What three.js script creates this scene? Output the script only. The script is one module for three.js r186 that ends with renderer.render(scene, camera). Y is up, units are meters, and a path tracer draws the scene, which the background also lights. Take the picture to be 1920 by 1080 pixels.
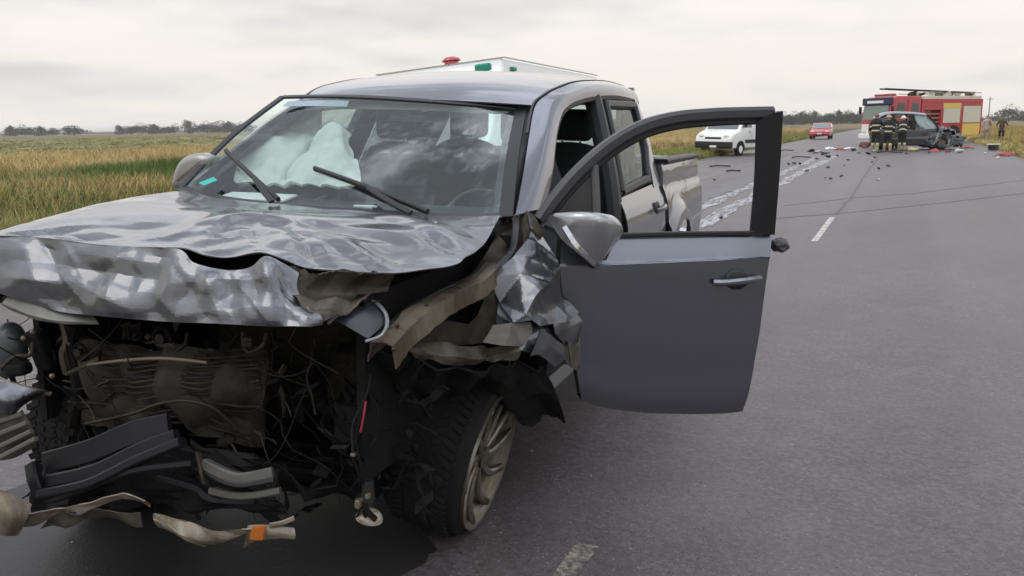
import * as THREE from 'three';
import { mergeGeometries, mergeVertices, toCreasedNormals } from 'three/addons/utils/BufferGeometryUtils.js';
import { RoundedBoxGeometry } from 'three/addons/geometries/RoundedBoxGeometry.js';
import { ConvexGeometry } from 'three/addons/geometries/ConvexGeometry.js';
import { MarchingCubes } from 'three/addons/objects/MarchingCubes.js';
import { ImprovedNoise } from 'three/addons/math/ImprovedNoise.js';

// ---------- camera ----------
const scene = new THREE.Scene();
const FPX = 1600, EYE = 1.57, ROLL = 0.0155, PITCH = Math.atan(303 / FPX);
const camera = new THREE.PerspectiveCamera(2 * Math.atan(540 / FPX) * 180 / Math.PI, 16 / 9, 0.05, 6000);
camera.position.set(0, EYE, 0);
camera.rotation.order = 'YXZ';
camera.rotation.set(-PITCH, 0, -ROLL);
camera.updateMatrixWorld(true);

// ---------- noise ----------
const PN = new ImprovedNoise();
const noise = (x, y, z = 0) => PN.noise(x, y, z);
function fbm(x, y, z, o = 5, g = 0.5) { let a = 1, s = 0, n = 0; for (let i = 0; i < o; i++) { s += a * noise(x, y, z + i * 7.3); n += a; a *= g; x *= 2.03; y *= 2.03; z *= 2.03; } return s / n; }
function rng(seed) { let a = seed >>> 0; return () => { a = (a + 0x6D2B79F5) | 0; let t = Math.imul(a ^ (a >>> 15), 1 | a); t = (t + Math.imul(t ^ (t >>> 7), 61 | t)) ^ t; return ((t ^ (t >>> 14)) >>> 0) / 4294967296; }; }
const lerp = (a, b, t) => a + (b - a) * t, clamp = (x, a = 0, b = 1) => Math.min(b, Math.max(a, x));
const smooth = (a, b, x) => { const t = clamp((x - a) / (b - a)); return t * t * (3 - 2 * t); };

// ---------- sky: overcast, drifting layers on a cloud plane ----------
{
  const W = 1280, Hh = 640, d = new Float32Array(W * Hh * 4);
  for (let j = 0; j < Hh; j++) {
    const el = (j + 0.5) / Hh * Math.PI - Math.PI / 2;
    for (let i = 0; i < W; i++) {
      const az = (i + 0.5) / W * Math.PI * 2, k = (j * W + i) * 4;
      const e = Math.max(el, 0.0), se = Math.sin(e), q = 1 / (se + 0.085);
      const x = Math.cos(az) * Math.cos(e) * q, y = Math.sin(az) * Math.cos(e) * q;
      const c1 = fbm(x * 0.42 + 3.1, y * 0.42 + 1.7, 0.4, 5), c2 = fbm(x * 1.25 + 9.2, y * 1.25 + 4.4, 3.4, 6, 0.55);
      const br = smooth(0.25, 0.75, se), c3 = br > 0 ? fbm(x * 3.4 + 2.2, y * 3.4 + 7.1, 6.4, 5, 0.55) * br : 0;
      const cl = clamp(0.5 + 1.5 * c3 + 1.05 * c1 + 0.85 * c2 * (0.5 + 0.5 * smooth(0.05, 0.5, se)));
      const lum = (1 + 1.55 * se) * lerp(lerp(0.7, 0.45, br), lerp(1.1, 1.28, br), smooth(lerp(0.1, 0.25, br), lerp(0.85, 0.75, br), cl));
      const hz = Math.exp(-e * 13);                       // bright cream air low on the horizon
      const b = lerp(lum * 0.74, 0.96, hz * 0.8), up = smooth(0.1, 0.7, se), wb = smooth(0.3, 0.8, cl);
      d[k] = b * lerp(lerp(1.0, 1.03, wb), 0.93, up); d[k + 1] = b * lerp(0.985, 0.975, up); d[k + 2] = b * lerp(lerp(0.99, 0.93, wb) - 0.03 * hz, 1.08, up); d[k + 3] = 1;
      if (el < -0.02) { d[k] = 0.3; d[k + 1] = 0.29; d[k + 2] = 0.24; }
    }
  }
  const sky = new THREE.DataTexture(d, W, Hh, THREE.RGBAFormat, THREE.FloatType);
  sky.mapping = THREE.EquirectangularReflectionMapping; sky.magFilter = THREE.LinearFilter; sky.minFilter = THREE.LinearFilter; sky.needsUpdate = true;
  scene.background = sky; scene.environment = sky;
}
// ---------- veiled sun, very soft ----------
const sun = new THREE.DirectionalLight(new THREE.Color(1, 0.95, 0.87), 0.65);
sun.position.set(-60, 75, 38); sun.castShadow = true; sun.shadow.radius = 56;
sun.shadow.mapSize.set(2048, 2048);
Object.assign(sun.shadow.camera, { left: -60, right: 60, top: 60, bottom: -60, near: 1, far: 260 });
scene.add(sun); scene.add(sun.target);

const renderer = new THREE.WebGLRenderer({ antialias: true });
renderer.setSize(1024, 576);
renderer.toneMapping = THREE.LinearToneMapping;
renderer.toneMappingExposure = 1.0;
renderer.shadowMap.enabled = true; renderer.shadowMap.type = THREE.PCFSoftShadowMap;

// ---------- pixels (of the 1920x1080 photograph) to directions ----------
function rayDir(px, py) { return new THREE.Vector3(px - 960, 540 - py, -FPX).applyQuaternion(camera.quaternion); }
function ground(px, py, y = 0) { const r = rayDir(px, py), k = (y - EYE) / r.y; return new THREE.Vector3(r.x * k, y, r.z * k); }
function atDepth(px, py, depth) { const r = rayDir(px, py), k = depth / -r.z; return new THREE.Vector3(r.x * k, EYE + r.y * k, r.z * k); }
class Frame {            // a thing's own axes; hit() meets a pixel's ray with one of its planes
  constructor(m) { this.m = m.clone(); this.i = m.clone().invert(); this.o = camera.position.clone().applyMatrix4(this.i); }
  hit(px, py, axis, v) {
    const p = rayDir(px, py).add(camera.position).applyMatrix4(this.i), d = p.sub(this.o), k = (v - this.o[axis]) / d[axis];
    return this.o.clone().addScaledVector(d, k);
  }
  hitPlane(px, py, p0, n) { const p = rayDir(px, py).add(camera.position).applyMatrix4(this.i), d = p.sub(this.o); return this.o.clone().addScaledVector(d, p0.clone().sub(this.o).dot(n) / d.dot(n)); }
}

// ---------- names ----------
const used = {};
function numbered(n) { const k = used[n] = (used[n] ?? -1) + 1; return k ? n + '_' + String(k).padStart(3, '0') : n; }
function shade(o) { o.castShadow = true; o.receiveShadow = true; return o; }
function tag(o, label, category, group, kind) { if (label) o.userData.label = label; if (category) o.userData.category = category; if (group) o.userData.group = group; if (kind) o.userData.kind = kind; return o; }
function thing(name, label, category, group) { const g = new THREE.Group(); g.name = numbered(name); scene.add(g); return tag(g, label, category, group); }
function part(name, geo, mat, parent, label) { const m = shade(new THREE.Mesh(geo, mat)); m.name = name; if (label) m.userData.label = label; parent.add(m); return m; }
function sub(name, parent) { const g = new THREE.Group(); g.name = name; parent.add(g); return g; }
function single(name, geo, mat, label, category, group) { const m = shade(new THREE.Mesh(geo, mat)); m.name = numbered(name); scene.add(m); return tag(m, label, category, group); }
function structure(name, geo, mat) { const m = shade(new THREE.Mesh(geo, mat)); m.name = name; scene.add(m); m.userData.kind = 'structure'; return m; }

// ---------- geometry helpers ----------
const V = (x, y, z) => new THREE.Vector3(x, y, z);
function merge(list) {
  const l = list.map(g => { const n = g.index ? g.toNonIndexed() : g.clone(); for (const k of Object.keys(n.attributes)) if (!['position', 'normal', 'uv'].includes(k)) n.deleteAttribute(k); if (!n.attributes.uv) n.setAttribute('uv', new THREE.BufferAttribute(new Float32Array(n.attributes.position.count * 2), 2)); n.morphAttributes = {}; return n; });
  return mergeGeometries(l);
}
function box(w, h, d, x = 0, y = 0, z = 0, r = 0, rx = 0, ry = 0, rz = 0) {
  const g = r ? new RoundedBoxGeometry(w, h, d, 2, Math.min(r, w / 2.01, h / 2.01, d / 2.01)) : new THREE.BoxGeometry(w, h, d);
  if (rx || ry || rz) g.applyMatrix4(new THREE.Matrix4().makeRotationFromEuler(new THREE.Euler(rx, ry, rz)));
  return g.translate(x, y, z);
}
function cyl(r1, r2, h, x = 0, y = 0, z = 0, axis = 'y', n = 20) { const g = new THREE.CylinderGeometry(r1, r2, h, n); if (axis === 'x') g.rotateZ(Math.PI / 2); if (axis === 'z') g.rotateX(Math.PI / 2); return g.translate(x, y, z); }
function tube(pts, r, seg = 0, rad = 7) { return new THREE.TubeGeometry(new THREE.CatmullRomCurve3(pts), seg || pts.length * 6, r, rad, false); }
const cr = (a, b, c, d, t) => 0.5 * ((2 * b) + (-a + c) * t + (2 * a - 5 * b + 4 * c - d) * t * t + (-a + 3 * b - 3 * c + d) * t * t * t);
function crV(l, u, lin) { const n = l.length - 1, i = Math.min(n - 1, Math.floor(u)), t = u - i; if (lin) return l[i].clone().lerp(l[i + 1], t); const a = l[Math.max(0, i - 1)], b = l[i], c = l[i + 1], d = l[Math.min(n, i + 2)]; return V(cr(a.x, b.x, c.x, d.x, t), cr(a.y, b.y, c.y, d.y, t), cr(a.z, b.z, c.z, d.z, t)); }
// a bent metal sheet through a net of points; disp(p, u, v) pushes it along its normal; it has a real thickness
function sheet(rows, o = {}) {
  const { nu = 24, nv = 24, thick = 0.004, disp = null, lin = false, crease = 0, edge = null } = o;
  const g = []; for (let j = 0; j <= nv; j++) { const v = j / nv * (rows.length - 1), r = []; for (let i = 0; i <= nu; i++) { const col = rows.map(w => crV(w, i / nu * (w.length - 1), lin)); r.push(crV(col, v, lin)); } g.push(r); }
  const normal = () => g.map((r, j) => r.map((p, i) => { const a = g[j][Math.max(0, i - 1)], b = g[j][Math.min(nu, i + 1)], c = g[Math.max(0, j - 1)][i], d = g[Math.min(nv, j + 1)][i]; return b.clone().sub(a).cross(d.clone().sub(c)).normalize(); }));
  let N = normal();
  if (disp) { for (let j = 0; j <= nv; j++) for (let i = 0; i <= nu; i++) g[j][i].addScaledVector(N[j][i], disp(g[j][i].clone(), i / nu, j / nv)); }
  if (edge) for (let j = 0; j <= nv; j++) for (let i = 0; i <= nu; i++) { const e = edge(i / nu, j / nv, g[j][i]); if (e) g[j][i].add(e); }
  if (disp || edge) N = normal();
  const P = [], uv = [], ix = [], W = nu + 1, n1 = W * (nv + 1), lu = g[0][0].distanceTo(g[0][nu]), lv = g[0][0].distanceTo(g[nv][0]);
  for (const s of [0, 1]) for (let j = 0; j <= nv; j++) for (let i = 0; i <= nu; i++) { const p = g[j][i].clone().addScaledVector(N[j][i], (s ? -1 : 1) * thick / 2); P.push(p.x, p.y, p.z); uv.push(i / nu * lu, j / nv * lv); }
  for (let j = 0; j < nv; j++) for (let i = 0; i < nu; i++) { const a = j * W + i, b = a + 1, c = a + W, d = c + 1; ix.push(a, b, d, a, d, c, n1 + a, n1 + d, n1 + b, n1 + a, n1 + c, n1 + d); }
  const rim = (a, b) => ix.push(a, n1 + a, n1 + b, a, n1 + b, b);
  for (let i = 0; i < nu; i++) { rim(i, i + 1); rim(nv * W + i + 1, nv * W + i); }
  for (let j = 0; j < nv; j++) { rim((j + 1) * W, j * W); rim(j * W + nu, (j + 1) * W + nu); }
  const q = new THREE.BufferGeometry(); q.setAttribute('position', new THREE.Float32BufferAttribute(P, 3)); q.setAttribute('uv', new THREE.Float32BufferAttribute(uv, 2)); q.setIndex(ix);
  return toCreasedNormals(q, crease || 0.85);
}
// sweep a closed outline along a path
function sweep(pts, prof, up = V(0, 1, 0), seg = 0, scale = null, lin = false) {
  const n = seg || (pts.length - 1) * 5, C = []; for (let i = 0; i <= n; i++) C.push(crV(pts, i / n * (pts.length - 1), lin || pts.length < 3));
  const P = [], uv = [], ix = [], m = prof.length; let len = 0;
  for (let i = 0; i <= n; i++) {
    const T = C[Math.min(n, i + 1)].clone().sub(C[Math.max(0, i - 1)]).normalize(), u0 = typeof up === 'function' ? up(i / n) : up, S = T.clone().cross(u0).normalize(), Up = S.clone().cross(T).normalize(), k = scale ? scale(i / n) : 1;
    if (i) len += C[i].distanceTo(C[i - 1]);
    for (let j = 0; j <= m; j++) { const [a, b] = prof[j % m], p = C[i].clone().addScaledVector(S, a * k).addScaledVector(Up, b * k); P.push(p.x, p.y, p.z); uv.push(len, j / m * 0.2); }
  }
  for (let i = 0; i < n; i++) for (let j = 0; j < m; j++) { const a = i * (m + 1) + j, b = a + 1, c = a + m + 1, d = c + 1; ix.push(a, c, b, b, c, d); }
  for (const e of [0, n]) { const b0 = P.length / 3, c = C[e]; P.push(c.x, c.y, c.z); uv.push(0, 0); for (let j = 0; j < m; j++) { const a = e * (m + 1) + j; e ? ix.push(b0, a, a + 1) : ix.push(b0, a + 1, a); } }
  const q = new THREE.BufferGeometry(); q.setAttribute('position', new THREE.Float32BufferAttribute(P, 3)); q.setAttribute('uv', new THREE.Float32BufferAttribute(uv, 2)); q.setIndex(ix);
  return toCreasedNormals(q, 0.7);
}
const rect = (w, h, c = 0.2) => { const a = w / 2, b = h / 2, k = Math.min(w, h) * c; return [[-a + k, -b], [a - k, -b], [a, -b + k], [a, b - k], [a - k, b], [-a + k, b], [-a, b - k], [-a, -b + k]]; };
// straight creases of crushed sheet metal
function crumple(seed, amp, freq, k = 5) {
  const r = rng(seed), L = []; for (let i = 0; i < k; i++) { const v = V(r() - 0.5, r() - 0.5, r() - 0.5).normalize(); L.push([v, freq * (0.6 + 1.3 * r()), r() * 9, amp * (0.4 + r())]); }
  return p => { let s = 0; const w = 0.35 * noise(p.x * 2.3 + seed, p.y * 2.3, p.z * 2.3); for (const [v, f, ph, a] of L) { let t = p.dot(v) * f + ph + w * 2; t = Math.abs(t - Math.floor(t) - 0.5) * 2; s += a * (t - 0.5); } return s + amp * 0.15 * noise(p.x * 9 + seed, p.y * 9, p.z * 9); };
}
// flat facets through hand-set points
function facets(pts, tris, thick = 0.004) {
  const c = []; for (const [a, b, d] of tris) { const n = pts[b].clone().sub(pts[a]).cross(pts[d].clone().sub(pts[a])).normalize().multiplyScalar(thick / 2); const A = [a, b, d].map(i => pts[i].clone().add(n)), B = [a, b, d].map(i => pts[i].clone().sub(n)); c.push(...A, B[0], B[2], B[1]); for (let e = 0; e < 3; e++) { const f = (e + 1) % 3; c.push(A[e], B[e], B[f], A[e], B[f], A[f]); } }
  const g = new THREE.BufferGeometry().setFromPoints(c); g.setAttribute('uv', new THREE.Float32BufferAttribute(c.flatMap(p => [p.x + p.z, p.y]), 2)); g.computeVertexNormals(); return g;
}

// ---------- computed textures ----------
function tex(size, fn, srgb = true, rep = 1) {
  const d = new Uint8Array(size * size * 4);
  for (let j = 0; j < size; j++) for (let i = 0; i < size; i++) { const c = fn(i / size, j / size), k = (j * size + i) * 4; d[k] = clamp(c[0]) * 255; d[k + 1] = clamp(c[1]) * 255; d[k + 2] = clamp(c[2]) * 255; d[k + 3] = 255; }
  const t = new THREE.DataTexture(d, size, size); t.wrapS = t.wrapT = THREE.RepeatWrapping; t.magFilter = THREE.LinearFilter; t.minFilter = THREE.LinearMipmapLinearFilter; t.generateMipmaps = true; t.repeat.set(rep, rep);
  if (srgb) t.colorSpace = THREE.SRGBColorSpace; t.needsUpdate = true; return t;
}
// tileable fbm by blending
const tile = (f, u, v) => { const a = smooth(0, 1, u), b = smooth(0, 1, v); return lerp(lerp(f(u, v), f(u - 1, v), a), lerp(f(u, v - 1), f(u - 1, v - 1), a), b); };
const grey = x => [x, x, x];
const lin = (r, g, b) => new THREE.Color().setRGB(r, g, b);
const M = {};
const std = (r, g, b, rough = 0.6, metal = 0, o = {}) => new THREE.MeshStandardMaterial({ color: lin(r, g, b), roughness: rough, metalness: metal, side: THREE.DoubleSide, ...o });
const phys = (r, g, b, rough, metal, o = {}) => new THREE.MeshPhysicalMaterial({ color: lin(r, g, b), roughness: rough, metalness: metal, side: THREE.DoubleSide, ...o });

const tGrime = tex(256, (u, v) => { const n = tile((a, b) => fbm(a * 6, b * 6, 1.3, 5), u, v), m = tile((a, b) => fbm(a * 22, b * 22, 5.1, 4), u, v); const k = clamp(0.9 + 0.22 * n + 0.16 * m); return [k, k * 0.99, k * 0.97]; });
const tRough = tex(256, (u, v) => { const n = tile((a, b) => fbm(a * 7, b * 7, 8.3, 5), u, v), m = tile((a, b) => fbm(a * 30, b * 30, 2.1, 3), u, v); return grey(clamp(0.75 + 0.4 * n + 0.2 * m)); }, false);
const tMud = tex(384, (u, v) => { const n = tile((a, b) => fbm(a * 5, b * 5, 3.3, 6, 0.6), u, v), m = tile((a, b) => fbm(a * 18, b * 18, 9.1, 4), u, v), s = smooth(-0.1, 0.25, n + 0.5 * m); return [lerp(0.8, 0.5, s) + 0.35 * m, lerp(0.77, 0.45, s) + 0.33 * m, lerp(0.71, 0.385, s) + 0.28 * m]; });
const tFine = tex(256, (u, v) => grey(0.5 + 0.5 * tile((a, b) => fbm(a * 40, b * 40, 6.6, 4, 0.65), u, v)), false);
const paint = (r, g, b, o = {}) => phys(r, g, b, 0.33, 0.9, { clearcoat: 0.9, clearcoatRoughness: 0.05, ...o });
M.paint = paint(0.155, 0.163, 0.19);
M.paintWorn = paint(0.165, 0.173, 0.2, { map: tGrime });   // the same paint, with dirt on it
M.bare = std(0.135, 0.126, 0.112, 0.55, 0.3, { map: tMud });
M.primer = std(0.235, 0.21, 0.172, 0.5, 0.3, { map: tMud });
M.black = std(0.012, 0.012, 0.013, 0.45, 0);
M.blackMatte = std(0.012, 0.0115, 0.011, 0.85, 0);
M.blackGloss = phys(0.008, 0.008, 0.01, 0.45, 0, { specularIntensity: 0.6 });
M.rubber = phys(0.011, 0.0105, 0.01, 0.85, 0, { specularIntensity: 0.5, bumpMap: tFine, bumpScale: 0.002 });
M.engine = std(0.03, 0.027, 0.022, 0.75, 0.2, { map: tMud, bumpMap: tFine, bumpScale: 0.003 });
M.cast = std(0.09, 0.078, 0.06, 0.6, 0.5, { map: tMud });
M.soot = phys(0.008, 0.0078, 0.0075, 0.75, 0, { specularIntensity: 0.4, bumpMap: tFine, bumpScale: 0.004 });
M.trim = phys(0.34, 0.315, 0.265, 0.45, 0.25, { map: tMud, clearcoat: 0.3 });
M.chrome = std(0.62, 0.62, 0.63, 0.14, 1);
M.alloy = std(0.33, 0.325, 0.315, 0.45, 0.7, { map: tMud, roughnessMap: tRough });
M.glass = phys(0.86, 0.95, 0.92, 0.012, 0, { transmission: 1, thickness: 0, ior: 1.85 });
M.glassDark = phys(0.45, 0.52, 0.5, 0.02, 0, { transmission: 1, thickness: 0, ior: 1.52 });
M.seat = std(0.04, 0.04, 0.045, 0.9, 0);
M.dash = std(0.02, 0.021, 0.023, 0.7, 0);
M.airbag = std(0.56, 0.58, 0.55, 0.95, 0, { bumpMap: tFine, bumpScale: 0.001 });
M.white = std(0.78, 0.78, 0.76, 0.4);
M.whitePaint = phys(0.82, 0.82, 0.8, 0.35, 0, { clearcoat: 0.7 });
M.redPaint = phys(0.42, 0.022, 0.03, 0.35, 0, { clearcoat: 0.7 });
M.red = std(0.5, 0.03, 0.03, 0.5);
M.orange = phys(0.55, 0.16, 0.015, 0.4, 0, { map: tGrime });
M.teal = std(0.03, 0.42, 0.36, 0.5);
M.green = std(0.01, 0.25, 0.16, 0.4);

// ================= SETTING =================
const RD = 24.5 * Math.PI / 180, RS = Math.sin(RD), RC = Math.cos(RD);
const roadPt = (lat, along, y = 0) => V(lat * RC + along * RS, y, lat * RS - along * RC);         // metres across / along the road
const roadOf = p => [p.x * RC + p.z * RS, p.x * RS - p.z * RC];
function strip(lat0, lat1, a0, a1, nl, na, y, colour, grow = 1.0) {                                // ground sheet in road axes, rows closer together near the camera
  const P = [], uv = [], C = [], ix = [];
  for (let j = 0; j <= na; j++) { let t = j / na; const al = a0 + (a1 - a0) * Math.pow(t, grow); for (let i = 0; i <= nl; i++) { const la = lerp(lat0, lat1, i / nl), p = roadPt(la, al, y); P.push(p.x, p.y, p.z); uv.push(la, al); const c = colour(la, al, p); C.push(c[0], c[1], c[2]); } }
  for (let j = 0; j < na; j++) for (let i = 0; i < nl; i++) { const a = j * (nl + 1) + i, b = a + 1, c = a + nl + 1, d = c + 1; ix.push(a, b, d, a, d, c); }
  const g = new THREE.BufferGeometry(); g.setAttribute('position', new THREE.Float32BufferAttribute(P, 3)); g.setAttribute('uv', new THREE.Float32BufferAttribute(uv, 2)); g.setAttribute('color', new THREE.Float32BufferAttribute(C, 3)); g.setIndex(ix); g.computeVertexNormals();
  return g;
}
const tAsph = (() => {
  const S = 900, r = rng(11), sp = new Float32Array(S * S);
  for (let k = 0; k < 26000; k++) { const x = r() * S | 0, y = r() * S | 0, q = 0.5 + 1.0 * r(), v = r() < 0.4 ? 0.1 + 0.55 * r() * r() * r() : -0.1 - 0.12 * r(), R = Math.ceil(q); for (let b = -R; b <= R; b++) for (let a = -R; a <= R; a++) if (a * a + b * b <= q * q) sp[((y + b + S) % S) * S + (x + a + S) % S] = v; }
  const f = (u, v) => { const n = tile((a, b) => fbm(a * 9, b * 9, 4.4, 4), u, v), m = tile((a, b) => fbm(a * 70, b * 70, 1.2, 3, 0.7), u, v); return clamp(0.62 + 0.14 * n + 0.3 * m + sp[Math.floor(v * S) % S * S + Math.floor(u * S) % S]); };
  const A = new Float32Array(S * S); for (let j = 0; j < S; j++) for (let i = 0; i < S; i++) A[j * S + i] = f(i / S, j / S); const g = (u, v) => A[Math.round(v * S) * S + Math.round(u * S)];
  return [tex(S, (u, v) => { const k = g(u, v); return [k, k * 0.985, k * 0.99]; }, true, 0.5), tex(S, (u, v) => grey(g(u, v)), false, 0.5)];
})();
M.asphalt = std(0.262, 0.243, 0.243, 0.46, 0, { map: tAsph[0], bumpMap: tAsph[1], bumpScale: 0.004, vertexColors: true });
const roadEdgeL = -8.3, roadEdgeR = 4.4;
function asphaltTone(la, al) {
  const n = fbm(la * 0.35, al * 0.09, 2.2, 4), m = fbm(la * 0.9 + 5, al * 0.5, 7.7, 3);
  let k = 0.94 + 0.38 * n + 0.24 * m;
  const track = Math.exp(-Math.pow((la - 1.7) / 0.45, 2)) + Math.exp(-Math.pow((la - 0.05) / 0.45, 2)) + Math.exp(-Math.pow((la + 2.2) / 0.4, 2)) + Math.exp(-Math.pow((la + 4.0) / 0.4, 2));
  k *= 1 - 0.11 * track;                                          // wheel tracks polished darker
  const sh = smooth(-5.15, -5.6, la);                             // older, dustier shoulder
  const red = clamp(0.5 + 1.4 * fbm(la * 0.5 + 20, al * 0.4, 3.1, 3));
  return [k * (1 + 0.07 * red + 0.05 * sh), k * (1 - 0.01 * red + 0.01 * sh), k * (1 - 0.03 * sh)];
}
structure('road', strip(roadEdgeL, roadEdgeR, -14, 900, 40, 260, 0, asphaltTone, 2.2), M.asphalt);

const tField = tex(512, (u, v) => { const n = tile((a, b) => fbm(a * 8, b * 8, 4.7, 6, 0.62), u, v), m = tile((a, b) => fbm(a * 60, b * 60, 1.9, 4, 0.7), u, v); const k = clamp(0.66 + 0.35 * n + 0.6 * m); return [k * 1.0, k * 0.99, k * 0.9]; }, true, 1 / 14);
M.field = std(0.5, 0.5, 0.5, 0.95, 0, { map: tField, vertexColors: true });
const colTan = [0.42, 0.3, 0.13], colOlive = [0.27, 0.25, 0.1], colGreen = [0.095, 0.125, 0.024];
const mix3 = (a, b, t) => [lerp(a[0], b[0], t), lerp(a[1], b[1], t), lerp(a[2], b[2], t)];
function fieldTone(la, al) {
  const n = fbm(la * 0.04, al * 0.012, 1.1, 4), n2 = fbm(la * 0.3, al * 0.1, 6.1, 3), side = la < 0;
  const d = side ? -la + n * 12 + n2 * 4 : la + n * 8;
  const far = smooth(20, 60, al), g1 = lerp(21, 11, far), t0 = smooth(g1 - 2, g1 + 4, d), t1 = side ? smooth(34, 44, d) : smooth(60, 90, d);
  let c = mix3(side ? colGreen : colOlive, colTan, t0); c = mix3(c, colOlive, t1 * (0.75 + 0.5 * n));
  const strp = smooth(0.0, 0.3, fbm(la * 0.012 + 4, al * 0.008, 9.1, 3)); c = mix3(c, [0.3, 0.25, 0.1], t1 * strp * 0.5);
  const k = 1 + 0.5 * n2; return c.map(x => x * k * 2.0);
}
{
  const L = strip(-2600, roadEdgeL, -300, 3000, 240, 240, -0.03, fieldTone, 1.6);
  // pack the lateral rows near the road
  const fix = (g, edge, sgn) => { const p = g.attributes.position, uv = g.attributes.uv, c = g.attributes.color; for (let i = 0; i < p.count; i++) { const t = Math.abs(uv.getX(i) - edge) / 2600, la = edge + sgn * 2600 * Math.pow(t, 3), al = uv.getY(i), q = roadPt(la, al, -0.02 - 0.0 * t); p.setXYZ(i, q.x, q.y, q.z); uv.setXY(i, la, al); const k = fieldTone(la, al); c.setXYZ(i, ...k); } return g; };
  structure('field', fix(L, roadEdgeL, -1), M.field);
  structure('field_beyond_road', fix(strip(roadEdgeR, roadEdgeR + 2600, -300, 3000, 160, 200, -0.03, fieldTone, 1.6), roadEdgeR, 1), M.field);
}
// painted road markings, worn
function blotch(lat0, lat1, a0, a1, y, seed, nl = 4, na = 60, rag = 0.25) {
  const g = strip(lat0, lat1, a0, a1, nl, na, y, () => [1, 1, 1]), p = g.attributes.position, uv = g.attributes.uv, mid = (lat0 + lat1) / 2, w = (lat1 - lat0) / 2;
  for (let i = 0; i < p.count; i++) { const la = uv.getX(i), al = uv.getY(i), e = (la - mid) / w, k = 1 + rag * fbm(al * 0.9 + seed, e * 1.3, seed, 5, 0.6) * 2, q = roadPt(mid + e * w * k + rag * w * fbm(al * 0.7, seed, 3, 3), al, y); p.setXYZ(i, q.x, q.y, q.z); }
  g.computeVertexNormals(); return g;
}
const tWorn = tex(384, (u, v) => { const n = tile((a, b) => fbm(a * 14, b * 14, 2.7, 5, 0.7), u, v); return grey(smooth(-0.28, -0.02, n)); }, false, 1.2);
M.marking = std(0.5, 0.485, 0.44, 0.7, 0, { alphaMap: tWorn, transparent: true });
M.markingOld = std(0.3, 0.265, 0.22, 0.8, 0, { alphaMap: tex(384, (u, v) => { const n = tile((a, b) => fbm(a * 12, b * 12, 5.7, 6, 0.75), u, v); return grey(smooth(-0.1, 0.2, n)); }, false, 0.9), transparent: true });
const mk = (name, geo, mat) => structure(name, geo, mat);
mk('lane_dash', blotch(-1.045, -0.96, 11.94, 15.08, 0.004, 3, 2, 30, 0.12), M.marking);
mk('lane_dash_001', blotch(-1.05, -0.96, 1.9, 2.85, 0.004, 5, 2, 16, 0.3), M.markingOld);
mk('edge_line', blotch(-5.2, -5.04, -10, 160, 0.004, 8, 2, 300, 0.12), M.markingOld);
// tar-filled cracks across and along the road
M.tar = std(0.085, 0.079, 0.08, 0.6);
function crack(pts, w, y, seed) {
  const n = 90, l = [], r = []; for (let i = 0; i <= n; i++) { const t = i / n * (pts.length - 1), k = Math.min(pts.length - 2, Math.floor(t)), f = t - k, la = lerp(pts[k][0], pts[k + 1][0], f), al = lerp(pts[k][1], pts[k + 1][1], f), wob = 0.06 * fbm(i * 0.12, seed, 1, 3), ww = w * (0.6 + 0.8 * Math.abs(fbm(i * 0.3, seed, 5, 2))); const d = [pts[k + 1][0] - pts[k][0], pts[k + 1][1] - pts[k][1]], m = Math.hypot(...d); l.push(roadPt(la + (wob + ww) * d[1] / m, al - (wob + ww) * d[0] / m, y)); r.push(roadPt(la + (wob - ww) * d[1] / m, al - (wob - ww) * d[0] / m, y)); }
  const P = [], ix = []; for (let i = 0; i <= n; i++) { P.push(l[i].x, l[i].y, l[i].z, r[i].x, r[i].y, r[i].z); if (i < n) { const a = i * 2; ix.push(a, a + 2, a + 1, a + 1, a + 2, a + 3); } }
  const g = new THREE.BufferGeometry(); g.setAttribute('position', new THREE.Float32BufferAttribute(P, 3)); g.setIndex(ix); g.computeVertexNormals(); return g;
}
const pxRoad = (x, y) => roadOf(ground(x, y));
mk('tar_seam', crack([pxRoad(1425, 412), pxRoad(1600, 398), pxRoad(1760, 381), pxRoad(1980, 356)], 0.035, 0.004, 2), M.tar);
mk('tar_seam_001', crack([pxRoad(1470, 386), pxRoad(1600, 371), pxRoad(1720, 362), pxRoad(1960, 333)], 0.025, 0.004, 7), M.tar);
mk('tar_seam_002', crack([[-0.98, 15.6], [-0.92, 20], [-0.98, 27], [-0.95, 40]], 0.045, 0.004, 12), M.tar);
// pale dried foam and coolant trails in the far lane
M.foam = std(0.34, 0.34, 0.375, 0.35, 0, { alphaMap: tex(384, (u, v) => { const n = tile((a, b) => fbm(a * 7, b * 7, 8.7, 6, 0.75), u, v); return grey(smooth(-0.2, 0.14, n)); }, false, 0.6), transparent: true });
M.foam.alphaMap.repeat.set(2.6, 0.22);
M.wet = std(0.06, 0.058, 0.064, 0.28, 0);
mk('foam_trail', blotch(-3.02, -2.7, 7, 42, 0.008, 21, 8, 240, 0.7), M.foam);
mk('foam_trail_001', blotch(-3.55, -3.3, 7, 40, 0.008, 31, 8, 240, 0.8), M.foam);
mk('wet_streak', blotch(-4.2, -3.6, 7, 26, 0.004, 41, 8, 120, 0.6), std(0.11, 0.105, 0.112, 0.55));
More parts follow.
